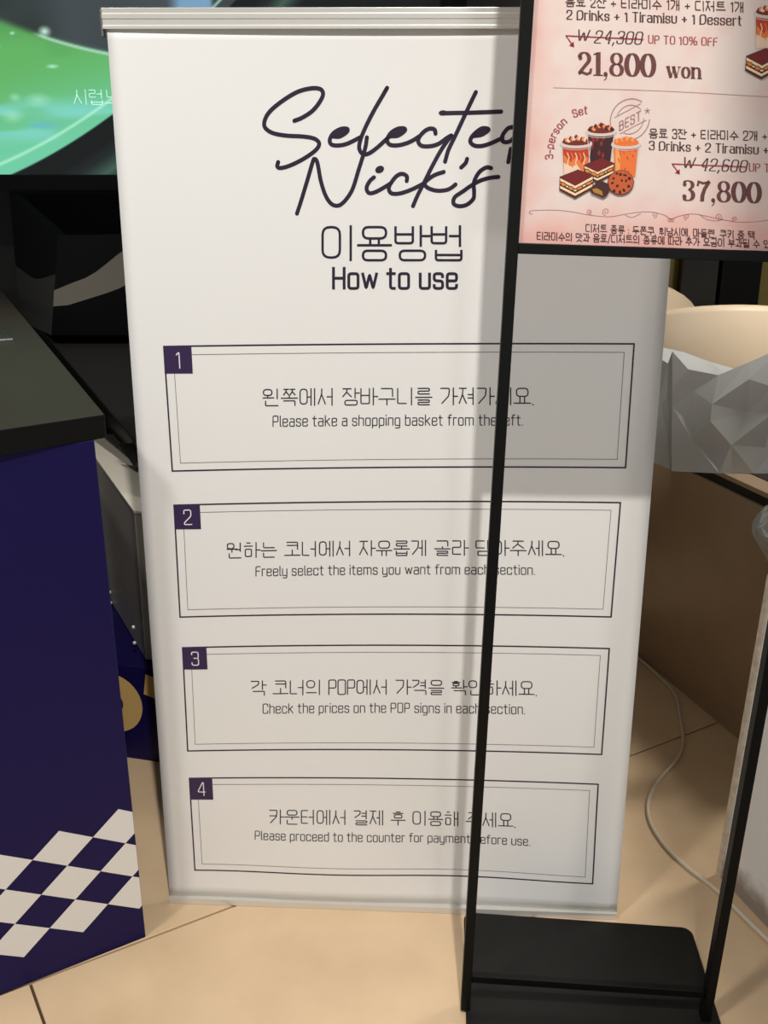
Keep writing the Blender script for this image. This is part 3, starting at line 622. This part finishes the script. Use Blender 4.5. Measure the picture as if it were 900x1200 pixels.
def cup(kind, cx, top, bot, rw, bw, dx=0, dy=0):
    d = Draw(dx, dy); rnd = random.Random(7); h = bot-top
    body = {'red': 'tea_red', 'cola': 'cola', 'orange': 'orange_drink'}[kind]
    d.P(body, [(cx-rw*.95, top), (cx+rw*.95, top), (cx+bw, bot), (cx-bw, bot)])
    if kind == 'red':
        d.P('tea_orange', [(cx-rw*.85, top+h*.35), (cx-rw*.3, top+h*.6), (cx, top+h*.4), (cx+rw*.4, top+h*.62), (cx+rw*.82, top+h*.4), (cx+bw, bot), (cx-bw, bot)])
        d.P('milk', [(cx-bw*1.06, top+h*.6), (cx-bw*.4, top+h*.72), (cx+bw*.1, top+h*.66), (cx+bw*.5, top+h*.86), (cx+bw, top+h*.8), (cx+bw, bot), (cx-bw, bot)])
        for k in range(5): x = cx-rw*.6+rw*.28*k; d.Rb('tea_orange' if k % 2 else 'milk', [(x, top+h*.3), (x+14, top+h*.45), (x+2, top+h*.6), (x+12, top+h*.75)], 7)
    if kind == 'cola':
        for k in range(9): x = cx+rnd.uniform(-.7, .7)*rw; y = top+h*rnd.uniform(.15, .8); d.P('cola_red', [(x, y-24), (x+13, y), (x, y+26), (x-13, y+4)])
    if kind == 'orange':
        d.P('orange_light', [(cx-rw*.8, top+h*.1), (cx-rw*.45, top+h*.1), (cx-bw*.5, bot), (cx-bw*.9, bot)])
        for k in range(12): x = cx+rnd.uniform(-.6, .7)*rw; y = top+h*rnd.uniform(.12, .85); d.Rb('tea_red', [(x, y), (x+7, y+16)], 6)
    d.E('drink_rim', cx, top, rw*1.12, 34); d.E('ice_brown' if kind != 'orange' else 'orange_drink', cx, top-8, rw*.98, 26)
    for k in range(13):
        x = cx+(k-6)*rw*.13; y = top-22-(1-abs(k-6)/6)*24+rnd.uniform(-4, 10); z = 17
        col = {'red': ['ice_brown', 'ice_light', 'milk'], 'cola': ['cola', 'cola_red', 'ice_light'], 'orange': ['orange_drink', 'orange_light', 'tea_orange']}[kind][k % 3]
        d.P(col, [(x-z, y+4), (x-2, y-z), (x+z, y), (x+z-4, y+z), (x-4, y+z+4)])
    d.Rb('drink_rim', [(cx-rw*1.1*math.cos(t), top+6+30*math.sin(t)) for t in np.linspace(0, math.pi, 16)], 7)
    d.Rb('drink_rim', [(cx-rw*1.02*math.cos(t), top+22+28*math.sin(t)) for t in np.linspace(0, math.pi, 16)], 4)
    for s_ in (-1, 1): d.Rb('drink_rim', [(cx+s_*rw*1.0, top+16), (cx+s_*bw*1.04, bot)], 5)
    return d.done('printed_cup', {'red': 'printed iced tea cup, red over milk', 'cola': 'printed cup of dark iced coffee', 'orange': 'printed orange drink cup'}[kind])
def tiramisu(x0, x1, x2, yt, y0, y1, yb, dx=0, dy=0):
    # left corner x0, bottom corner x1, right corner x2
    d = Draw(dx, dy); d.off = .0014 if yt > 500 or dx else .0012; xm = x0+x2-x1; hgt = yb-y1
    ym = (y0+y1)/2
    d.P('cake_brown', [(x0-4, y0-4), (xm, yt-5), (x2+4, y0-16), (x2+2, y0-16+hgt), (x1, yb+6), (x0-6, y0+hgt)])
    d.P('cocoa', [(x0, y0), (xm, yt), (x2, y0-14), (x1, y1)])
    def band(c, a, b):
        d.P(c, [(x0, y0+hgt*a+8), (x1, y1+hgt*a+8), (x1, y1+hgt*b), (x0, y0+hgt*b)])
        d.P(c, [(x1, y1+hgt*a+8), (x2-4, y0-14+hgt*a+8), (x2-4, y0-14+hgt*b), (x1, y1+hgt*b)])
    band('cake_cream', .0, .28); band('cake_cream', .3, .5); band('cake_brown', .5, .57); band('cake_cream', .57, .84); band('cake_brown', .84, 1.0)
    for fx, fy in ((.22, .42), (.72, .42)):
        X = x0+(x1-x0)*fx; Y = y0+(y1-y0)*fx+hgt*fy; d.E('cake_brown', X, Y, 25, 17, 22); d.E('finger', X, Y, 20, 11, 22)
    for fx, fy in ((.25, .42), (.75, .42)):
        X = x1+(x2-x1)*fx; Y = y1+(y0-14-y1)*fx+hgt*fy; d.E('cake_brown', X, Y, 28, 15, -24); d.E('finger', X, Y, 22, 9, -24)
    return d.done('printed_tiramisu', 'printed tiramisu slice')
cup('cola', 545, 275, 510, 105, 76); cup('red', 358, 365, 610, 110, 88); cup('orange', 737, 370, 620, 100, 76)
tiramisu(425, 525, 650, 480, 530, 575, 660)
tiramisu(238, 355, 492, 568, 622, 680, 780)
d = Draw(); d.off = .0018; d.E('cake_brown', 704, 662, 102, 96); d.E('cookie', 704, 660, 96, 90); rnd = random.Random(3)
for x, y in ((648, 630), (700, 600), (745, 648), (678, 688), (730, 720), (672, 592), (766, 690), (640, 665), (712, 645), (655, 725), (770, 630), (700, 735), (735, 605)): d.E('chip', x, y, rnd.uniform(8, 17), rnd.uniform(7, 13), rnd.uniform(0, 90))
d.done('printed_cookie', 'printed chocolate chip cookie')
d = Draw(); d.off = .0022; d.P('choco', [(468, 705), (520, 662), (560, 650), (612, 672), (622, 720), (600, 760), (570, 780), (478, 742)]); d.P('tan_fill', [(484, 712), (520, 704), (560, 726), (570, 762), (500, 738)]); d.done('printed_chocolate', 'printed filled chocolate')
tiramisu(238, 355, 492, 568, 622, 680, 780, 1366, -883); cup('red', 358, 365, 610, 110, 88, 1400, -928)

# ------------------------------------------------------------ navy counter at left with black worktop
A0 = Vector((-.409, 1.426)); D = Vector((-.8463, -.5325)); Nv = Vector((-D.y, D.x))
if Nv.y < 0: Nv = -Nv                       # into the counter, away from camera
back = Vector((-.412, .911)).normalized()
counter = empty('counter', (-.409, 1.426, 0), 0, 'navy counter at left with a white diamond band and dark worktop', 'counter')
def loc2(v): return (v.x+.409, v.y-1.426)
P0 = A0; P1 = A0+D*1.0; P2 = P1+back*.9; P3 = P0+back*.9
top_sh = 0.008
nb = mesh('cabinet_body', [(*loc2(q), 0) for q in (P1, P0, P3, P2)]+[(*loc2(q+D*top_sh), .885) for q in (P1, P0, P3, P2)], HEX, 'navy', counter, bevel=.0015); nb['label'] = 'navy panelled cabinet body'
T0 = Vector((-.401, 1.434)); TD = Vector((-.80, -.60)).normalized(); TB = Vector((-.678, 1.487)).normalized()
tp = [T0, T0+TD*1.0, T0+TD*1.0+TB*.9, T0+TB*2.0]
tp = [T0, T0+TD*.9, Vector((-2.1, 2.0)), Vector((-1.42, 3.67))]
tp[3] = T0+TB*1.65
wt = prism('worktop', [loc2(q) for q in (tp[1], tp[0], tp[3], tp[2])], .885, .92, ['top', 'topedge'], counter, bevel=.0015)
for pg in wt.data.polygons: pg.material_index = 0 if pg.normal.z > .9 else 1
wt['label'] = 'dark grey worktop with a black edge'
lat = PT['lat']; o0 = np.array(lat[0]); av = np.array(lat[1])-o0; bv = np.array(lat[2])-o0
def nsurf(s_, z, off):
    q = A0+D*(s_+top_sh*z/.885)-Nv*off; return (q.x+.409, q.y-1.426, z)
def clip0(pts):      # keep s >= 0.0005 (the corner of the counter)
    out = []
    for i in range(len(pts)):
        a, b = pts[i-1], pts[i]; lim = .0008
        if (a[0] >= lim) != (b[0] >= lim):
            t = (lim-a[0])/(b[0]-a[0]); out.append((lim, a[1]+t*(b[1]-a[1])))
        if b[0] >= lim: out.append(tuple(b))
    return out
for s_ in (0, 2, 4):
    for i in range(-8, 8):
        j = s_-i
        pts = [o0+i*av+j*bv, o0+(i+1)*av+j*bv, o0+(i+1)*av+(j+1)*bv, o0+i*av+(j+1)*bv]
        pts = clip0(pts)
        if len(pts) < 3 or max(q[0] for q in pts) > 1.0 or max(q[0] for q in pts) < .002: continue
        ik = Ink(nsurf); ik.off = .0005; ik.poly(pts); ik.build('diamond', 'diamond', counter)
# small metal holder on the worktop
mh = empty('card_holder', (-.80, 2.09, .9205), math.radians(25), 'small polished metal holder on the worktop at the far left edge', 'holder')
box('tray', (-.05, -.06, 0), (.035, .05, .005), 'chrome', mh); box('clip', (-.02, .0, .005), (.012, .04, .02), 'chrome', mh, bevel=.003)
tube('pin', [(-.01, .02, .02), (.0, .02, .035)], .004, 'chrome', mh)

# ------------------------------------------------------------ display unit behind
unit = empty('display_unit', (-.509, 1.969, 0), 0, 'grey steel display unit with cream top on a navy plinth behind the counter', 'cabinet')
def U(x, y, z): return (x+.509, y-1.969, z)
pf = Vector((.9700, -.2427))
a = Vector((-.503, 1.966)); q0 = a-pf*.128; q1 = a+pf*.35; q2 = q1+Vector((.0, .65)); q3 = q0+Vector((-.27, .62))
prism('plinth', [U(*q, 0)[:2] for q in (q0, q1, q2, q3)], 0, .232, 'navy', unit, bevel=.002)['label'] = 'navy plinth with gold ring print'
def gsurf(s_, z, off): q = a+pf*s_+Vector((-.2427, -.97))*off; return U(q.x, q.y, z)
ik = Ink(gsurf); ik.off = .0006; c0, c1 = (-.0960, .136), .072
for k in range(36):
    t0, t1 = 2*math.pi*k/36, 2*math.pi*(k+1)/36; ri = .026
    qd = [(c0[0]+r_*math.cos(t), c0[1]+r_*math.sin(t)) for r_, t in ((ri, t0), (c1, t0), (c1, t1), (ri, t1))]
    if min(x for x, _ in qd) > -.127: ik.poly(qd)
ik.build('gold_ring', 'gold', unit)
ik = Ink(gsurf); ik.off = .0006; ik.poly([(-.018, .168), (.008, .160), (.010, .212), (-.010, .217)]); ik.build('gold_block', 'gold', unit)
n0, n1 = Vector((-.509, 1.969)), Vector((-.69, 2.357))
body = [(-.509, 1.969), (.15, 1.80), (.35, 2.45), (-.69, 2.357)]
bo = [(-.518, 2.0), (.15, 1.83), (.35, 2.48), (-.672, 2.31)]
m_ = prism('steel_body', [U(*q, 0)[:2] for q in bo], .236, .583, 'kiosk', unit, top=[U(*q, 0)[:2] for q in body]); m_['label'] = 'warm grey steel body'
prism('top_panel', [U(*q, 0)[:2] for q in ((-.509, 1.967), (.15, 1.798), (.40, 2.6), (-.755, 2.572), (-.6905, 2.357))], .5832, .59, 'cream', unit)['label'] = 'cream top panel'
ed = (n1-n0).normalized(); nn_ = Vector((-ed.y, ed.x))
for x, y, z in ((-.656, 2.283, .274), (-.656, 2.285, .245), (-.539, 2.031, .301), (-.54, 2.033, .262)):
    bmn = []; tq = (Vector((x, y))-n0).dot(ed)
    pos = n0+ed*tq+nn_*.004*(1); e_ = U(pos.x, pos.y, z)
    me = bpy.data.meshes.new('screw'); bm = bmesh.new(); bmesh.ops.create_uvsphere(bm, u_segments=10, v_segments=6, radius=.0045); bm.to_mesh(me); bm.free(); me.materials.append(MT['alu'])
    o = bpy.data.objects.new('screw', me); o.location = (e_[0]-.004, e_[1]-.004, e_[2]); link(o, unit)
# sloping black console on top
cs_ = [(-.445, 2.03), (.20, 1.93), (.36, 2.58), (-.745, 2.66)]
vs = [U(x, y, .5905) for x, y in cs_]+[U(-.445, 2.03, .63), U(.20, 1.93, .63), U(.36, 2.58, .855), U(-1.15, 2.50, .855)]
vs[7] = U(-.86, 2.58, .855)
mesh('console', vs, HEX, 'console', unit, bevel=.003)['label'] = 'sloping matt black console'
# little price tag holder leaning at the console corner
hp = [(-.600, 2.24, .655), (-.548, 2.20, .668), (-.562, 2.222, .600)]
tg = mesh('tag_holder', [U(*q) for q in hp]+[U(x, y+.003, z) for x, y, z in hp], [(0, 1, 2), (5, 4, 3), (0, 3, 4, 1), (1, 4, 5, 2), (2, 5, 3, 0)], 'console', unit)

# black open bin on the console
bn = empty('storage_bin', (-.812, 2.5, .858), 0, 'black open-topped bin with a grey curved band, below the monitor', 'bin')
def Bn(x, y, z): return (x+.812, y-2.5, z-.858)
out_b = [(-.812, 2.5), (-.35, 2.5), (-.35, 2.73), (-.965, 2.73)]
outer = [Bn(x, y, .858) for x, y in out_b]+[Bn(-.771, 2.5, 1.0935), Bn(-.35, 2.5, 1.0995), Bn(-.35, 2.73, 1.19), Bn(-.955, 2.73, 1.185)]
inner = [Bn(-.755, 2.512, 1.0945), Bn(-.362, 2.512, 1.10), Bn(-.362, 2.718, 1.185), Bn(-.925, 2.718, 1.18)]
ib = [Bn(-.78, 2.512, .866), Bn(-.362, 2.512, .866), Bn(-.362, 2.718, .866), Bn(-.93, 2.718, .866)]
vs = outer+inner+ib
fs = [(3, 2, 1, 0), (0, 1, 5, 4), (1, 2, 6, 5), (2, 3, 7, 6), ]+[(4+i, 4+(i+1) % 4, 8+(i+1) % 4, 8+i) for i in range(4)]+[(8+i, 8+(i+1) % 4, 12+(i+1) % 4, 12+i) for i in range(4)]+[(12, 13, 14, 15)]
mesh('bin_shell', vs, fs, ['gloss', 'binblack'], bn, mi=[0]*4+[1]*(len(fs)-4))
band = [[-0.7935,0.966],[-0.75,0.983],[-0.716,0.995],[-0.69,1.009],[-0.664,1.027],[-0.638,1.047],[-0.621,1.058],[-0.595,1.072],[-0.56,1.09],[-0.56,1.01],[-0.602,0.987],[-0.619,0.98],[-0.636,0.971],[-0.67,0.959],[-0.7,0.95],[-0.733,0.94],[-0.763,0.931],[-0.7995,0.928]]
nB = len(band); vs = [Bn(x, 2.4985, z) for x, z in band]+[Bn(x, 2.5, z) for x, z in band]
mesh('curved_band', vs, [tuple(range(nB))]+[(i, (i+1) % nB, nB+(i+1) % nB, nB+i) for i in range(nB)], 'swoosh', bn)['label'] = 'grey curved band on the front'  # lighter grey band with curved edges across the black front face
LA, LB, LC, LD = (np.array(q) for q in ((-.812, 2.5, .858), (-.965, 2.73, .858), (-.955, 2.73, 1.185), (-.771, 2.5, 1.0935)))
def bl(t, w_): q = (1-t)*((1-w_)*LA+w_*LD)+t*((1-w_)*LB+w_*LC); return Bn(*q)
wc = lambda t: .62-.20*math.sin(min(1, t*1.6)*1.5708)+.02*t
for nm, m_, lo, hi in (('side_band', 'swoosh2', lambda t: 0, wc), ('side_wall', 'gloss', wc, lambda t: 1)):  # left face: dark grey below the curve, black above
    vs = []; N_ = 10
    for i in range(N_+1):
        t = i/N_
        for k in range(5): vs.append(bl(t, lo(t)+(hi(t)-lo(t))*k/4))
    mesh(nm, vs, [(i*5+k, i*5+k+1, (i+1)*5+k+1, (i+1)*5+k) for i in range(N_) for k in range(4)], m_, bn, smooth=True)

# monitor
mon = empty('monitor', (-.42, 2.79, 1.18), 0, 'large black monitor showing a green picture, behind the top of the white sign', 'monitor')
def Mo(x, y, z): return (x+.42, y-2.79, z-1.18)
box('housing', Mo(-1.12, 2.765, 1.188), Mo(.20, 2.81, 1.95), 'gloss', mon, bevel=.003)
for nm, lo, hi in (('bezel', (-1.12, 2.745, 1.188), (.20, 2.765, 1.2265)), ('bezel', (.135, 2.745, 1.2265), (.20, 2.765, 1.91)), ('bezel', (-1.12, 2.745, 1.91), (.20, 2.765, 1.95)), ('bezel', (-1.12, 2.745, 1.2265), (-1.09, 2.765, 1.91))):
    box(nm, Mo(*lo), Mo(*hi), 'gloss', mon, bevel=.001)
box('floor_stand', Mo(-.62, 2.80, 0), Mo(-.22, 2.90, 1.3), 'gloss', mon, bevel=.003)
sm = bpy.data.materials.new('screen_picture'); sm.use_nodes = True; nt = sm.node_tree; b = nt.nodes['Principled BSDF']
at = nt.nodes.new('ShaderNodeAttribute'); at.attribute_name = 'picture'; nt.links.new(at.outputs['Color'], b.inputs['Emission Color']); b.inputs['Emission Strength'].default_value = 1.0
b.inputs['Base Color'].default_value = (.01, .01, .01, 1); b.inputs['Roughness'].default_value = .3
MT['screen'] = sm
def sstep(a, b_, x): t = max(0, min(1, (x-a)/(b_-a))); return t*t*(3-2*t)
def mixc(a, b_, t): return tuple(a[i]*(1-t)+b_[i]*t for i in range(3))
def hsh(i, j): return (math.sin(i*127.1+j*311.7)*43758.5453) % 1
def vn(x, y):
    i, j = math.floor(x), math.floor(y); fx, fy = x-i, y-j; fx = fx*fx*(3-2*fx); fy = fy*fy*(3-2*fy)
    return (hsh(i, j)*(1-fx)+hsh(i+1, j)*fx)*(1-fy)+(hsh(i, j+1)*(1-fx)+hsh(i+1, j+1)*fx)*fy
def picture(x, z):
    px = (x+.981)*462; py = 205-(z-1.2265)*506
    rim = 15+.28*px+.0006*px*px*.0+ (8*math.sin(px/60))
    dark = mixc((44, 52, 50), (70, 78, 84), vn(px/50, py/40)); 
    if 205 < px < 350: dark = mixc(dark, (120, 160, 190), sstep(205, 225, px)*(1-sstep(255, 262, px))+sstep(292, 297, px)*(1-sstep(335, 350, px)))
    if px > 380: dark = mixc(dark, (12, 10, 6), sstep(380, 400, px))
    if 462 < px < 497 and -22 < py-(px-462)*.4 < 6: dark = (90, 235, 150)
    c = dark
    g_ = mixc((98, 178, 98), (112, 205, 165), sstep(70, 200, py+.25*px))
    g_ = mixc(g_, (70, 130, 70), (1-sstep(0, 60, py))*.8)
    g_ = mixc(g_, (130, 215, 205), sstep(.5, .8, vn(px/45+3, py/16))*sstep(105, 130, py)*(1-sstep(150, 175, py))*.8)
    g_ = mixc(g_, (100, 180, 215), sstep(.45, .8, vn(px/60, py/12+9))*sstep(135, 150, py)*(1-sstep(160, 175, py))*(1-sstep(40, 90, px)))
    g_ = mixc(g_, (84, 160, 90), sstep(.5, .9, vn(px/40, py/20))*.5*(1-sstep(80, 110, py)))
    c = mixc(c, g_, sstep(-5, 7, py-rim))
    c = mixc(c, (200, 250, 225), max(0, 1-abs(py-rim-2)/3.2)*sstep(50, 66, px)*.8)
    c = mixc(c, (210, 255, 230), max(0, 1-math.hypot(px-67, (py-36)*1.2)/9))
    for hx, hy, hw, hh in ((72, 76, 9, 3), (8, 54, 8, 3), (30, 38, 4, 2.5), (25, 112, 8, 6), (52, 115, 18, 10), (20, 135, 16, 9)):
        c = mixc(c, (196, 250, 228), max(0, 1-math.hypot((px-hx)/hw, (py-hy)/hh))*(.9 if hh < 4 else .45))
    arc = 192-.42*px-.0011*px*px+(0 if px < 0 else 0)
    c = mixc(c, (190, 250, 220), max(0, 1-abs(py-arc)/3.5)*.75)
    edge = 210-.42*px-.0011*px*px
    if px > -300:
        lower = mixc((14, 18, 18), (66, 96, 84), max(0, 1-abs(py-(edge+62))/26)*.95)
        lower = mixc(lower, (30, 36, 42), max(0, 1-abs(py-(edge+36))/9)*.7)
        c = mixc(c, lower, sstep(-1.5, 1.5, py-edge))
    return c
NX, NZ = 400, 230; vs = []; cols = []
for j in range(NZ+1):
    for i in range(NX+1):
        x = -1.09+1.225*i/NX; z = 1.2265+.6835*j/NZ; vs.append(Mo(x, 2.7645, z)); cols += [*lin(picture(x, z)), 1]
fs = [(j*(NX+1)+i, j*(NX+1)+i+1, (j+1)*(NX+1)+i+1, (j+1)*(NX+1)+i) for j in range(NZ) for i in range(NX)]
scr = mesh('screen', vs, fs, 'screen', mon); scr['label'] = 'lit screen with a green swirling picture'
ca = scr.data.color_attributes.new('picture', 'FLOAT_COLOR', 'POINT'); ca.data.foreach_set('color', cols)
em = bpy.data.materials.new('screen_caption'); em.use_nodes = True; eb = em.node_tree.nodes['Principled BSDF']; eb.inputs['Emission Color'].default_value = (*lin((170, 230, 210)), 1); eb.inputs['Emission Strength'].default_value = 1; MT['cap'] = em
ik = Ink(lambda x, z, off: Mo(x, 2.7632, z))
x0, x1, zb, zt = -.981+93/462, -.981+146/462, 1.2265+(205-120.5)/506, 1.2265+(205-103)/506
text_line(ik, '시럽노', [(x0, zb), (x1, zb), (x0, zt), (x1, zt)], .0019, 1, 1, track=.12); ik.build('caption', 'cap', scr)

# ------------------------------------------------------------ right side: cabinet, bags, chairs, white panel, cable
cab = empty('cabinet', (.687, 2.475, 0), 0, 'brown laminate low cabinet with dark top groove, right of the white sign', 'cabinet')
ca_, cb_ = Vector((.687, 2.475)), Vector((.825, 2.047)); cdr = (cb_-ca_).normalized(); cn = Vector((-cdr.y, cdr.x))
def cq(s_, o_): q = ca_+cdr*s_+cn*o_; return (q.x-.687, q.y-2.475)
prism('side_panel', [cq(-.05, 0), cq(.68, 0), cq(.68, .55), cq(-.05, .55)], 0, .560, 'taupe', cab)['label'] = 'brown laminate body'
prism('groove', [cq(-.04, .008), cq(.67, .008), cq(.67, .54), cq(-.04, .54)], .560, .583, 'taupe_dark', cab, bevel=0)
prism('top_slab', [cq(-.05, -.0), cq(.68, -.0), cq(.68, .55), cq(-.05, .55)], .583, .594, 'taupe', cab)
prism('top_inset', [cq(.02, .055), cq(.66, .055), cq(.66, .53), cq(.02, .53)], .594, .5955, 'taupe_dark', cab, bevel=0)

def crumple(name, pts, nx, ny, amp, seed, m, parent=None, thick=.0008):
    """pts(u, v) gives the sheet; a coarse jittered grid pushed in and out makes the flat facets of crumpled film"""
    rnd = random.Random(seed); vs = []
    for j in range(ny+1):
        for i in range(nx+1):
            u, v = i/nx, j/ny
            if 0 < i < nx: u += rnd.uniform(-.42, .42)/nx
            if 0 < j < ny: v += rnd.uniform(-.42, .42)/ny
            q = Vector(pts(u, v)); h = rnd.uniform(-1, 1)*(1 if 0 < j < ny else .35)*(1 if 0 < i < nx else .3)
            vs.append((q.x+h*amp*.5, q.y+h*amp, q.z))
    fs = []
    for j in range(ny):
        for i in range(nx):
            p0, p1, p2, p3 = j*(nx+1)+i, j*(nx+1)+i+1, (j+1)*(nx+1)+i+1, (j+1)*(nx+1)+i
            fs += [(p0, p1, p2), (p0, p2, p3)] if rnd.random() < .5 else [(p0, p1, p3), (p1, p2, p3)]
    o = mesh(name, vs, fs, m, parent); s_ = o.modifiers.new('thickness', 'SOLIDIFY'); s_.thickness = thick
    return o
bagA = empty('plastic_bag', (.683, 2.3, .567), 0, 'crumpled pearl grey bag standing open on the brown cabinet', 'bag')
def BG(x, y, z): return (x-.683, y-2.3, z-.567)
def interp(tab, u):
    for (a_, za), (b_, zb_) in zip(tab, tab[1:]):
        if u <= b_: t = (u-a_)/(b_-a_); return za+(zb_-za)*t
    return tab[-1][1]
rim = [(0, .853), (.09, .81), (.16, .787), (.3, .81), (.42, .838), (.60, .873), (.66, .862), (.8, .84), (1, .86)]
ZS = .5965
def sc_(x, y, z): k = .957; return BG(x*k, y*k, 1.2687+(z-1.2687)*k)
def front(u, v):
    xb, xt = .683+.40*u, .655+.46*u
    z = .566+(interp(rim, u)-.566)*v
    return sc_(xb+(xt-xb)*v, 2.33-.02*math.sin(u*3)+.05*v*v*(u-.3), z)
crumple('front_side', front, 8, 4, .011, 8, 'bag', bagA)
def gus(u, v):
    xb, yb_ = .648+.035*u, 2.41-.08*u; xt, yt = .640+.015*u, 2.45-.13*u
    z = .566+(interp([(0, .835), (.5, .80), (1, .853)], u)-.566)*v
    return sc_(xb+(xt-xb)*v+.012*math.sin(u*math.pi), yb_+(yt-yb_)*v, z)
crumple('side_gusset', gus, 3, 4, .006, 9, 'bag', bagA)
crumple('back_side', lambda u, v: sc_(.648+.42*u, 2.41+.05*v, .566+(interp([(0, .842), (.12, .835), (.32, .805), (.5, .78), (1, .78)], u)-.566)*v), 8, 3, .003, 3, 'bag_in', bagA)  # inside of the same bag, whiter: the light falling in is put into its colour
bagB = empty('plastic_bag', (.76, 1.93, .567), 0, 'loose corner of a grey bag hanging at the right picture edge', 'bag')
def hang(side):
    def f(u, v):
        z = .624-.136*v; w_ = .085-.035*v+.008*math.sin(v*7); xc = .782-.012*math.sin(v*5)
        th = math.pi*(u if side else -u); xx = xc-w_*.62*math.cos(th)*math.sin(.45+v**1.5*2.5)**.5; yy = 1.9-.03*math.sin(th)*math.sin(.2+v*2.8)**.6
        return (xx-.76, yy-1.93, z-.567)
    return f
crumple('bag_front', hang(1), 12, 10, .0035, 21, 'bag', bagB); crumple('bag_back', hang(0), 12, 10, .003, 22, 'bag', bagB)

for dy in (-.012, .016): tube('handle', [(q[0]-.76, q[1]-1.93, q[2]-.567) for q in catmull([(.795, 1.9+dy, .600), (.83, 1.905+dy, .622), (.875, 1.915+dy, .612), (.905, 1.92+dy, .6005), (.93, 1.925+dy, .6005)], 6)], .0035, 'bag', bagB, seg=8)

def chair(x, y, rz, label, R0, zc, drop):
    t = empty('tub_chair', (x, y, 0), rz, label, 'chair')
    vs = []; n = 28
    for i in range(n+1):
        an = math.radians(-200+220*i/n); k = abs(i/n-.5)*2; zt = zc-drop*k**2
        for rr_, z in ((R0, .38), (R0+.01, zt-.015), (R0, zt-.004), (R0-.012, zt), (R0-.03, zt-.008), (R0-.045, zt-.03), (R0-.05, .38)):
            vs.append((rr_*math.cos(an), rr_*math.sin(an), z))
    fs = []
    for i in range(n):
        for j in range(7): fs.append((i*7+j, (i+1)*7+j, (i+1)*7+(j+1) % 7, i*7+(j+1) % 7))
    fs += [tuple(range(7)), tuple(n*7+j for j in range(6, -1, -1))]
    mesh('backrest', vs, fs, 'shell', t, smooth=True)
    prism('seat', [((R0-.052)*math.cos(q), (R0-.052)*math.sin(q)) for q in np.linspace(0, 2*math.pi, 25)[:-1]], .38, .46, 'shell', t, bevel=.004)
    for an in (45, 135, 225, 315):
        c_, s_ = math.cos(math.radians(an))*.2, math.sin(math.radians(an))*.2; tube('leg', [(c_, s_, .38), (c_*1.15, s_*1.15, 0)], .014, 'black', t)
    return t
chair(.95, 3.10, 0, 'beige rounded tub chair directly behind the grey bag', .34, .898, .24)
chair(.80, 3.84, 0, 'second beige tub chair, half hidden behind the first at the sign edge', .36, .885, .45)
colm = empty('column', (1.36, 4.26, 0), 0, 'glossy black column against the olive wall behind the chairs', 'column')
box('column_face', (-.155, -.03, 0), (-.01, .03, 2.8), 'column', colm); box('column_face', (.0, -.045, 0), (.16, .03, 2.8), 'gloss', colm)

wp = empty('white_panel', (.6294, 1.581, 0), 0, 'scuffed white panel unit behind the stand at the lower right edge', 'panel')
dv = Vector((.2958, -.9553)); wn = Vector((.9553, .2958))
def wq(s_, o_): q = dv*s_+wn*o_; return (q.x, q.y)
def lean(s_, h): return s_+.05*h
Hh = .62
bo = [wq(0, 0), wq(.75, 0), wq(.75, .4), wq(0, .4)]; to = [wq(lean(0, Hh), 0), wq(.75, 0), wq(.75, .4), wq(lean(0, Hh), .4)]
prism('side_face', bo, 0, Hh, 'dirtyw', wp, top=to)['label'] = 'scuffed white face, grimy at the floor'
bo = [wq(-.012, -.004), wq(.0, -.004), wq(.0, .4), wq(-.012, .4)]; to = [wq(-.012+.05*Hh, -.004), wq(.05*Hh, -.004), wq(.05*Hh, .4), wq(-.012+.05*Hh, .4)]
prism('edge_trim', bo, 0, Hh, 'trim', wp, top=to)['label'] = 'cream edge strip'

cpts = [[0.60, 2.56], [0.643, 2.526], [0.682, 2.455], [0.706, 2.37], [0.722, 2.30], [0.724, 2.24], [0.707, 2.144], [0.687, 2.05], [0.656, 1.979], [0.601, 1.906], [0.565, 1.849], [0.543, 1.789], [0.538, 1.727], [0.551, 1.658], [0.575, 1.603], [0.600, 1.56], [.614, 1.53], [0.632, 1.482], [0.650, 1.435], [0.676, 1.37], [.70, 1.30]]
cb = tube('power_cable', [(q[0], q[1], .0045) for q in catmull(cpts, 5)], .0042, 'cable', None, seg=10)
tag(cb, 'ivory power cable winding over the beige floor tiles', 'cable')
